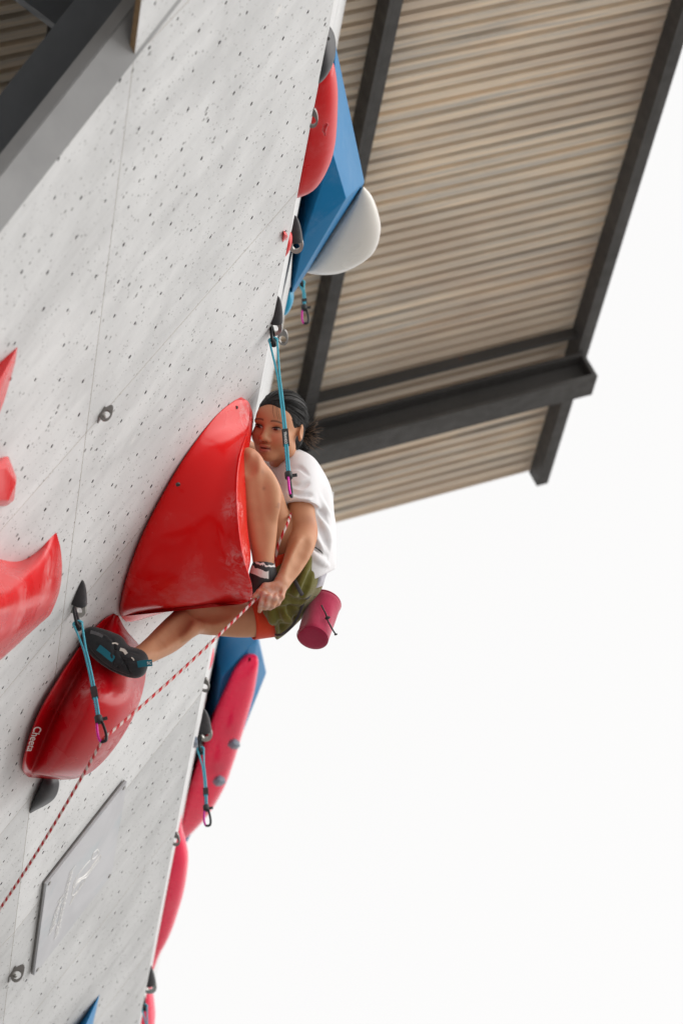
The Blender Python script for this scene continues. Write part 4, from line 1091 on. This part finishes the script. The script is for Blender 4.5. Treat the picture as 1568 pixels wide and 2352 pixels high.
for i in range(210):                                   # frayed tail behind the ear
    a = r2.uniform(-1.15, 1.2); L = r2.uniform(.035, .085); bz = r2.normal() * .35
    d0 = norm(np.array([math.cos(a), math.sin(a), bz])); d1 = norm(d0 + np.array([.1, -.35, 0]) * r2.uniform(-.6, 1.2))
    p0 = tie + r2.normal(size=3) * .010 - d0 * .012; P = [p0, p0 + d0 * L * .5, p0 + d0 * L * .55 + d1 * L * .5]
    (parts if i % 2 else tips).append(tube(toW(cat_rom(P, 7)), np.linspace(.0015, .0004, 7), 5)[:2])
for i in range(34):                                    # loose tail along the neck
    p0 = hd(.045 + r2.normal() * .006, -.055 + r2.normal() * .012, -.085); e_ = J(702 + r2.normal() * 7, 1046 + r2.uniform(-26, 14), -.12)
    P = [p0, (p0 + e_) / 2 + np.array([.008, 0, .01]) * r2.normal(), e_]
    parts.append(tube(toW(cat_rom(P, 7)), np.linspace(.0016, .0004, 7), 5)[:2])
for i in range(7):                                     # strands across the temple
    x0 = .004 + .006 * i; P = [hd(x0, .083 - .001 * i, .071), hd(x0 + .012, .05, .0865 - i * .0016), hd(x0 + .026, .018 - .004 * i, .082 - i * .003)]
    if i in (0, 2, 3): parts.append(tube(toW(cat_rom(P, 8)), np.linspace(.0008, .0003, 8), 5)[:2])
V, F = join(parts); tag(mesh('hair_strands', V, F, M['hair'], hair, smooth=True), kind='stuff')
V, F = join(tips); tag(mesh('hair_tips', V, F, M['hairtip'], hair, smooth=True), kind='stuff')
# --- shirt
def m_cloth(name, col, var=.06, weave=900, rough=.85, sheen=.3, fold=0.0):
    k = N(name); o = k.obj(); f = k.noise(o, 9, 4)
    c = k.mix(f, tuple(x * (1 - var) for x in col), tuple(min(.9, x * (1 + var)) for x in col))
    k.set(color=c, rough=rough, sheen=sheen, spec=.25)
    k.bump(k.math('ADD', k.noise(o, weave, 2), k.math('MULTIPLY', k.noise(k.scale(o, (1, 1, .4)), 26, 3, .5, .5), 1.2 + fold)), .30, .004); return k.m
M['shirt'] = m_cloth('white_cotton', (.80, .79, .81)); M['shorts'] = m_cloth('olive_cotton', (.150, .135, .024), .15, fold=.6); M['band'] = m_cloth('orange_red_fabric', (.72, .060, .018), .06)
M['liner'] = m_cloth('pale_grey_lining', (.50, .49, .54))
T = Field(J(590, 1400, -.36), J(800, 1010, .24), .0034)
lo_, hi_ = J(560, 1420, -.5), J(820, 990, .4)
T.chain([(J(662, 1072, -.15), .066), (J(676, 1090, -.13), .088), (J(690, 1140, -.09), .112), (J(697, 1200, -.05), .106), (J(698, 1262, -.015), .103), (J(697, 1310, .0), .090), (J(704, 1345, .01), .066)])
T.cone(J(640, 1100, -.20), J(610, 1085, -.24), .068, .058, .03)          # far sleeve
T2 = Field(J(590, 1400, -.36), J(800, 1010, .24), .0034)
T2.chain([(J(686, 1084, -.080), .072), (J(691, 1120, -.02), .069), (J(689, 1150, .015), .068), (J(687, 1190, .045), .070)], .03)
T.cone(J(742, 1215, -.09), J(744, 1300, -.05), .030, .034, .06)          # blouse of cloth at the back
T.cone(J(716, 1330, .0), J(738, 1352, -.02), .030, .012, .03)            # hem corner
# folds
for pth, r_, sg in (([(664, 1126), (690, 1138), (716, 1136)], .007, -1), ([(664, 1140), (690, 1150), (714, 1148)], .006, 1), ([(668, 1110), (690, 1116), (708, 1108)], .005, -1), ([(660, 1080), (685, 1072), (708, 1090)], .004, -1)): T2.crease(pth, r_, sg)
for pth, r_, sg in (([(722, 1150), (736, 1170), (752, 1200)], .009, -1), ([(728, 1140), (744, 1165), (756, 1185)], .007, 1), ([(722, 1178), (738, 1215), (752, 1255)], .010, -1), ([(716, 1200), (728, 1245), (744, 1285)], .009, 1),
                   ([(714, 1235), (730, 1262), (752, 1278)], .010, -1), ([(710, 1262), (730, 1285), (754, 1300)], .009, 1), ([(640, 1078), (652, 1096), (660, 1122)], .007, -1), ([(742, 1200), (754, 1230), (756, 1262)], .008, 1)): T.crease(pth, r_, sg)
# neckline, sleeve opening, hem
T.ell(hd(0, -.06, -.0), HAX, sc(.062, .07, .062), .008, 's')
sd_ = norm(J(687, 1185, .035) - J(690, 1115, -.01))
so = J(688, 1166, .028)
T.op(J(650, 1205, -.12), J(735, 1150, .16), lambda x, y, z: np.maximum(np.maximum(((x - so[0]) * sd_[0] + (y - so[1]) * sd_[1] + (z - so[2]) * sd_[2]), -1) * -1,
     np.sqrt((x - so[0]) ** 2 + (z - so[2]) ** 2 + 0 * y) - .085).astype(np.float32), .003, 's') if False else None
T2.plane(so, sd_, lo_, hi_, .004); T2.cone(J(689, 1154, .017), J(687, 1205, .055), .0525, .0560, .003, 's')
hh_ = np.maximum(.022 - np.abs(T.F - T2.F), 0) / .022; T.F = np.minimum(T.F, T2.F) - hh_ * hh_ * .022 * .25
hn = norm(np.array([.42, -.9, 0])); hp_ = J(700, 1340, 0)
T.plane(hp_, hn, lo_, hi_, .004)
Vt, Qt = T.mesh(2)
shirt = mesh('shirt', toW(Vt), Qt, M['shirt'], person, smooth=True)
# lining flap and bib paper
bp = [[J(736, 1126, -.05), J(766, 1130, -.07)], [J(747, 1150, -.045), J(765, 1162, -.07)], [J(758, 1185, -.04), J(768, 1195, -.07)], [J(764, 1215, -.04), J(769, 1228, -.07)]]
G = loft(bp, 16, 6); G2 = G + np.array([.001, 0, .0015])
V = np.concatenate([G.reshape(-1, 3), G2.reshape(-1, 3)]); F = grid_faces(16, 6) + [tuple(reversed(q)) for q in grid_faces(16, 6, 96)]
M['paper'] = m_plain('white_paper', (.80, .80, .80), .7)
mesh('bib_paper', toW(V), F, M['paper'], person, smooth=True)
fl_ = [[J(712, 1262, .07), J(728, 1268, .05), J(742, 1282, .02)], [J(724, 1290, .065), J(738, 1296, .05), J(752, 1308, .02)], [J(728, 1325, .055), J(738, 1330, .05), J(746, 1330, .02)], [J(716, 1350, .05), J(728, 1350, .045), J(742, 1345, .01)]]
G = loft(fl_, 18, 10); G2 = G - np.array([0, 0, .002])
V = np.concatenate([G.reshape(-1, 3), G2.reshape(-1, 3)]); F = grid_faces(18, 10) + [tuple(reversed(q)) for q in grid_faces(18, 10, 180)]
mesh('shirt_tail', toW(V), F, M['liner'], person, smooth=True)
V, F, _ = tube(toW(cat_rom([J(715, 1252, .085), J(728, 1260, .075), J(738, 1268, .065), J(743, 1280, .058), J(741, 1290, .056), J(736, 1295, .058)], 24)), .0022, 8); mesh('drawstring', V, F, M['rubber'], person, smooth=True)
# --- shorts
Sh = Field(J(595, 1480, -.30), J(770, 1220, .18), .0034)
Sh.cone(J(672, 1318, .03), J(676, 1345, -.10), .090, .090, .03); Sh.cone(J(668, 1340, .05), J(640, 1392, .0), .070, .066, .04)
Sh.chain([(J(676, 1352, -.05), .088), (J(650, 1388, -.065), .081), (J(626, 1416, -.07), .075), (J(606, 1428, -.065), .078)], .03)
Sh.chain([(J(676, 1318, .0), .090), (J(664, 1275, .035), .094), (J(655, 1245, .05), .090)], .03)
Sh.cone(J(700, 1290, .0), J(708, 1330, -.02), .045, .045, .04)
for pth, r_, sg in (([(700, 1282), (684, 1325), (664, 1362)], .011, -1), ([(712, 1278), (694, 1330), (672, 1372)], .010, 1), ([(716, 1310), (704, 1345), (690, 1376)], .008, -1), ([(640, 1398), (660, 1402), (690, 1396)], .012, -1), ([(632, 1410), (650, 1420), (680, 1412)], .010, 1),
                   ([(628, 1392), (636, 1420), (650, 1446)], .011, -1), ([(622, 1400), (626, 1425), (634, 1452)], .009, 1), ([(648, 1384), (656, 1410), (668, 1430)], .009, 1), ([(656, 1368), (676, 1384), (700, 1382)], .010, -1), ([(662, 1392), (672, 1412), (684, 1420)], .009, -1)): Sh.crease(pth, r_, sg, .018)
hem = J(621, 1419, -.07); hn = norm(J(560, 1424, -.05) - J(650, 1400, -.07)); Sh.plane(hem, hn, J(560, 1500, -.4), J(655, 1375, .02), .004)
cp = J(650, 1292, .04); Sh.op(J(590, 1330, -.12), J(770, 1210, .25), lambda x, y, z: ((x - cp[0]) * -.55 + (y - cp[1]) * .83 + 0 * z).astype(np.float32), .004, 'i')
Vs, Qs = Sh.mesh(2)
mesh('shorts', toW(Vs), Qs, M['shorts'], person, smooth=True)
# orange band on the right thigh and the one hidden on the left
def cuff(a, b, ra, rb, th, mat, name, n=40, rows=8, wob=.0):
    a, b = np.asarray(a), np.asarray(b); d = norm(b - a); u_ = norm(np.cross(d, [0.1, .3, .9])); v_ = np.cross(d, u_); V = []
    for lay in (0, 1):
        for i in range(rows):
            t = i / (rows - 1); c = a + (b - a) * t; r_ = ra + (rb - ra) * t - lay * th
            for j in range(n):
                an = 2 * math.pi * j / n; V.append(c + r_ * (1 + wob * math.sin(3 * an + t)) * (u_ * math.cos(an) + v_ * math.sin(an)))
    F = grid_faces(rows, n, wrap=True) + [tuple(reversed(f)) for f in grid_faces(rows, n, rows * n, wrap=True)]
    for e in (0, (rows - 1) * n): F += [(e + j, e + (j + 1) % n, rows * n + e + (j + 1) % n, rows * n + e + j) for j in range(n)]
    o = mesh(name, toW(np.array(V)), F, mat, person, smooth=True); fixn(o); return o
cuff(J(576, 1423, -.055), J(622, 1415, -.075), .0735, .0760, .003, M['band'], 'thigh_band', wob=.012)
cuff(so - sd_ * .014, so + sd_ * .001, .0705, .0712, .004, M['shirt'], 'sleeve_hem', wob=.02)
cuff(J(640, 1262, .045), J(650, 1296, .030), .0760, .0815, .003, M['band'], 'thigh_band')
# --- shoes
M['shoe'] = m_cloth('black_suede', (.022, .023, .026), .5, 500, .75, .2)
def m_shoe_l():
    k = N('black_white_shoe'); a = k.attr('sl'); sep = k.n('ShaderNodeSeparateXYZ'); k.l(a, sep.inputs[0])
    n_ = k.noise(a, 7, 2)
    d = k.math('ADD', sep.outputs[1], k.math('MULTIPLY', k.math('SUBTRACT', n_, .5), .15))
    band = k.math('MULTIPLY', k.math('GREATER_THAN', d, .58), k.math('LESS_THAN', d, .78))
    band = k.math('MULTIPLY', band, k.math('LESS_THAN', sep.outputs[0], .78))
    b2 = k.math('MULTIPLY', k.math('MULTIPLY', k.math('GREATER_THAN', d, .90), k.math('LESS_THAN', d, .95)), 1.0)
    c = k.mix(k.math('MAXIMUM', band, b2), (.020, .021, .024), (.72, .71, .69)); k.set(color=c, rough=.6); k.bump(k.noise(a, 9, 3), .3, .004); return k.m
LS = Field(J(545, 1385, .05), J(650, 1270, .36), .003)
LS.chain([(J(605, 1304, .225), .040), (J(601, 1322, .225), .041), (J(594, 1342, .215), .037), (J(585, 1358, .20), .026)], .02)
LS.cone(J(618, 1320, .215), J(612, 1340, .21), .026, .020, .02)
LS.cone(J(606, 1270, .222), J(606, 1300, .222), .033, .033, .004, 's')
Vl, Ql = LS.mesh(1); ax_s = J(588, 1362, .2) - J(608, 1286, .22)
sl_ = np.stack([(Vl - J(572, 1320, .2)) @ np.array([1, 0, 0]) / .09, 1 - ((Vl - J(608, 1286, .22)) @ ax_s) / (ax_s @ ax_s), Vl[:, 2]], 1)
lsh = mesh('climbing_shoe', toW(Vl), Ql, m_shoe_l(), person, smooth=True, attrs={'sl': sl_}); tag(lsh, 'black shoe with white panel folded under the hand')
M['teal'] = m_cloth('teal_tape', (.012, .15, .21), .1)
SHZ = .425
def JS(px, py, z=0.0): return J(px, py, z + SHZ)
RS = Field(JS(170, 1580, -.16), JS(350, 1415, .16), .003)
RS.chain([(JS(204, 1462, -.03), .022), (JS(219, 1473, -.015), .040), (JS(246, 1491, .0), .051), (JS(276, 1512, .005), .049), (JS(300, 1525, .008), .043), (JS(314, 1532, .01), .036)], .02)
RS.cone(JS(212, 1458, -.02), JS(262, 1480, -.005), .026, .036, .02)
RS.cone(JS(302, 1516, .0), JS(318, 1512, -.01), .038, .036, .02)
RS.cone(JS(326, 1538, .0), JS(328, 1546, .0), .010, .006, .008)
RS.cone(JS(322, 1506, -.025), JS(345, 1496, -.05), .035, .036, .004, 's')
for a, b, r_ in (((262, 1476, .045), (272, 1532, .045), .003), ((278, 1492, .05), (316, 1500, .03), .003), ((276, 1502, .055), (300, 1546, .045), .003)): RS.cone(JS(*a), JS(*b), r_, r_, .006, 's')
for pth, r_, sg in (([(258, 1464), (262, 1490), (262, 1520), (256, 1536)], .0035, -1), ([(262, 1490), (284, 1498), (312, 1504)], .003, -1), ([(268, 1516), (290, 1516), (318, 1522)], .003, -1), ([(275, 1536), (290, 1520), (300, 1550)], .003, -1), ([(200, 1480), (226, 1512), (262, 1538), (300, 1552)], .003, -1), ([(212, 1448), (240, 1462), (262, 1482)], .005, 1), ([(280, 1505), (296, 1512), (308, 1510)], .006, 1), ([(222, 1476), (236, 1492), (252, 1500)], .005, -1)): RS.crease(pth, r_ * .8, sg, .005, .5, .44)
Vr, Qr = RS.mesh(1)
rsh = mesh('climbing_shoe', toW(Vr), Qr, M['shoe'], person, smooth=True); tag(rsh, 'black shoe with teal strip standing on the lettered hold')
def strip_on(pts, w_, mat, name, parent, th=.0016):
    C_ = cat_rom(np.array([JS(*p) for p in pts]), 14); T_ = np.gradient(C_, axis=0); V = []
    for i in range(14):
        s_ = norm(np.cross(T_[i], [0, 0, 1.0]))
        for q in (-1, 1): V.append(C_[i] + s_ * w_ * q)
    V = np.array(V); V = np.concatenate([V, V + np.array([0, 0, th])]); F = [tuple(reversed(f)) for f in grid_faces(14, 2)] + grid_faces(14, 2, 28) + [(i, i + 2, i + 30, i + 28) for i in list(range(0, 26, 2)) + list(range(1, 27, 2))]
    o = mesh(name, toW(V), F, mat, parent); fixn(o); return o
def snapS(pts, o_=.0025):
    zz = np.array([(RS.front(x, y, .44) or z + SHZ) - SHZ for x, y, z in pts]); t_ = np.arange(len(pts))
    if len(pts) > 2: zz = np.polyval(np.polyfit(t_, zz, 2 if len(pts) > 3 else 1), t_)
    return [(p[0], p[1], z + o_) for p, z in zip(pts, zz)]
strip_on(snapS([(226, 1487, .043), (238, 1496, .048), (250, 1506, .050), (262, 1515, .050)]), .0115, M['teal'], 'toe_strip', rsh)
M['whitepatch'] = m_plain('white_patch', (.72, .66, .60), .6)
strip_on(snapS([(276, 1491, .040), (285, 1494, .043), (291, 1502, .044)]), .0055, M['whitepatch'], 'patch', rsh)
strip_on(snapS([(258, 1478, .036), (265, 1477, .036), (272, 1480, .036)]), .0025, M['whitepatch'], 'patch', rsh)
strip_on(snapS([(302, 1510, .036), (306, 1513, .036), (308, 1517, .036)]), .002, M['whitepatch'], 'patch', rsh)
M['shoegrey'] = m_plain('scuffed_grey_rubber', (.14, .14, .15), .7, scale=90, var=.5)
strip_on(snapS([(208, 1452, .03), (222, 1456, .03), (236, 1463, .03)]), .007, M['shoegrey'], 'scuffed_toe_rubber', rsh)
pt_ = strip_on(snapS([(316, 1526, .045)]) + [(328, 1524, .055), (340, 1523, .056), (350, 1522, .054)], .0115, M['teal'], 'pull_tab', rsh)
text_mesh('lettering', 'SC', M['print'], pt_, toW(JS(338, 1526, .0595)), C2W @ np.array([1., .03, 0]), C2W @ np.array([-.03, 1., 0]), .0135, ext=.0002)

# ------------------------------------------------------------------ chalk bag with its belt
bag = thing('chalk_bag', 'magenta cylindrical chalk bag hanging from the climbers waist', 'chalk bag', toW(J(735, 1430, .0)))
M['bag'] = m_cloth('magenta_fabric', (.42, .006, .060), .22, 400, .85, .5, 1.0); M['bag2'] = m_cloth('crimson_fleece', (.34, .012, .055), .2, 300)
a0, a1 = J(744, 1384, -.065), J(717, 1466, .07)
dz = norm(a1 - a0); ux = norm(np.array([1, -.15, 0]) - dz * (np.array([1, -.15, 0]) @ dz)); vx = np.cross(dz, ux)
n = 48; rows = [(0, .060), (.03, .0635), (.10, .0620), (.2, .061), (.3, .060), (.42, .0595), (.55, .0585), (.65, .058), (.75, .058), (.83, .0578), (.9, .0575), (.965, .057), (.985, .0555), (1.0, .0515), (1.01, .040), (1.012, .02)]
V = []
for t, r_ in rows:
    for j in range(n):
        an = 2 * math.pi * j / n
        dent = 1 - .09 * math.exp(-((an - 1.2) / .35) ** 2) * math.exp(-((t - .55) / .25) ** 2) - .13 * math.exp(-((an - 2.6) / .5) ** 2) * min(1, t * 1.3) + .03 * math.sin(5 * an + 6 * t) * math.sin(math.pi * t) + .015 * math.sin(3 * an - 4 * t)
        V.append(a0 + (a1 - a0) * t + r_ * dent * (ux * math.cos(an) + vx * math.sin(an) * 1.0))
F = grid_faces(len(rows), n, wrap=True); F.append(list(range((len(rows) - 1) * n, len(rows) * n)))
o = mesh('pouch', toW(np.array(V)), F, M['bag'], bag, smooth=True); fixn(o)
MI = [1 if i >= 12 * n else 0 for i in range(len(F))]; o.data.materials.append(M['bag2']); o.data.polygons.foreach_set('material_index', MI)
ring = lambda t, r_: [a0 + (a1 - a0) * t + r_ * (ux * math.cos(x) + vx * math.sin(x)) for x in np.linspace(0, 2 * math.pi, 49)]
V, F, _ = tube(toW(np.array(ring(.0, .0605))), .0035, 8, caps=False); mesh('rim', V, F, M['bag'], bag, smooth=True)
V, F, _ = tube(toW(np.array(ring(.975, .0565))), .0016, 6, caps=False); mesh('seam', V, F, M['bag2'], bag, smooth=True)
cd_ = [J(738, 1390, .050), J(744, 1402, .058), J(749, 1412, .066), J(752, 1424, .072), J(758, 1436, .078), J(766, 1450, .080), J(771, 1457, .080)]
V, F, _ = tube(toW(cat_rom(cd_, 30)), .0028, 8); mesh('drawcord', V, F, M['rubber'], bag, smooth=True)
for p_, r_ in ((J(752, 1419, .074), .008), (J(771, 1457, .080), .005)):
    b_ = Field(p_ - .02, p_ + .02, .0015); b_.ell(p_, np.eye(3), (r_, r_ * .7, r_ * .8), .002); b_.cone(p_ - np.array([r_ * .8, r_ * .4, 0]), p_ + np.array([r_ * .9, r_ * .3, 0]), r_ * .45, r_ * .4, .003)
    V, Q = b_.mesh(1); mesh('knot', toW(V), Q, M['rubber'], bag, smooth=True)
def ribbon_t(pts, r_, mat, name, parent, flat=(0, 0, 1.0)):
    V, F, _ = tube(toW(cat_rom(np.array([J(*p) for p in pts]), 40)), r_, 8, flat=(C2W @ np.array(flat, float), .28)); return mesh(name, V, F, mat, parent, smooth=True)
def snap(pts, o_=.008): return [(x, y, (Sh.front(x, y) if Sh.front(x, y) is not None else z) + o_) for x, y, z in pts]
ribbon_t(snap([(664, 1322, .10), (674, 1330, .096), (681, 1342, .085), (688, 1356, .08)]) + [(696, 1368, .075), (704, 1373, .06), (710, 1366, .05), (716, 1358, .035)], .0066, M['cord'], 'belt', bag)
ribbon_t(snap([(618, 1447, -.03), (628, 1453, -.02)]) + [(640, 1459, .0), (655, 1452, .01), (672, 1436, .015), (686, 1412, .02), (694, 1392, .03), (702, 1374, .03), (712, 1362, .02)], .0048, M['cord'], 'leg_loop_cord', bag)
V, F = obox(toW(J(717, 1364, .005)), (C2W[:, 0], C2W[:, 1], C2W[:, 2]), (.010, .012, .006)); mesh('buckle', V, F, M['rubber'], bag)

# ------------------------------------------------------------------ rope
def m_rope():
    k = N('red_white_rope'); uv = k.uv(); sep = k.n('ShaderNodeSeparateXYZ'); k.l(uv, sep.inputs[0]); x, y = sep.outputs[0], sep.outputs[1]
    s1 = k.math('SINE', k.math('ADD', k.math('MULTIPLY', x, 2 * math.pi / .044), k.math('MULTIPLY', y, 2 * math.pi)))
    ck1 = k.math('SINE', k.math('ADD', k.math('MULTIPLY', x, 2 * math.pi / .009), k.math('MULTIPLY', y, 8 * math.pi)))
    ck2 = k.math('SINE', k.math('SUBTRACT', k.math('MULTIPLY', x, 2 * math.pi / .009), k.math('MULTIPLY', y, 8 * math.pi)))
    wv = k.math('MULTIPLY', ck1, ck2)
    f = k.math('GREATER_THAN', k.math('ADD', k.math('ADD', s1, k.math('MULTIPLY', wv, .55)), -.02), 0.0)
    c = k.mix(f, (.62, .50, .47), (.50, .012, .02)); k.set(color=c, rough=.8); k.bump(wv, .4, .002); return k.m
M['rope'] = m_rope()
clip = b2 - axb * .008
far = hit(-60, 2172, UV(0, 0, .10), aN)
def sag(p, q, n, s_): return [p + (q - p) * t - aZ * s_ * 4 * t * (1 - t) for t in np.linspace(0, 1, n)]
tie_ = toW(J(640, 1300, .16)); exitp = toW(J(577, 1386, .30))
P = list(sag(far, clip, 30, .03)) + list(sag(clip, exitp, 30, .012))[1:] + [toW(J(590, 1374, .265)), toW(J(606, 1352, .20)), toW(J(622, 1318, .155)), toW(J(632, 1280, .165)), toW(J(640, 1248, .175)), toW(J(651, 1222, .180)), toW(J(660, 1202, .155)), toW(J(665, 1188, .11)), toW(J(669, 1178, .06)), toW(J(678, 1168, .0))]
P = np.concatenate([np.array(P[:59]), cat_rom(np.array(P[58:]), 60)[1:]])
V, F, uv = tube(P, .0049, 12)
o = mesh('rope', V, F, M['rope'], smooth=True, uv=uv); tag(o, 'red and white rope running from the climber down to the left', 'rope')
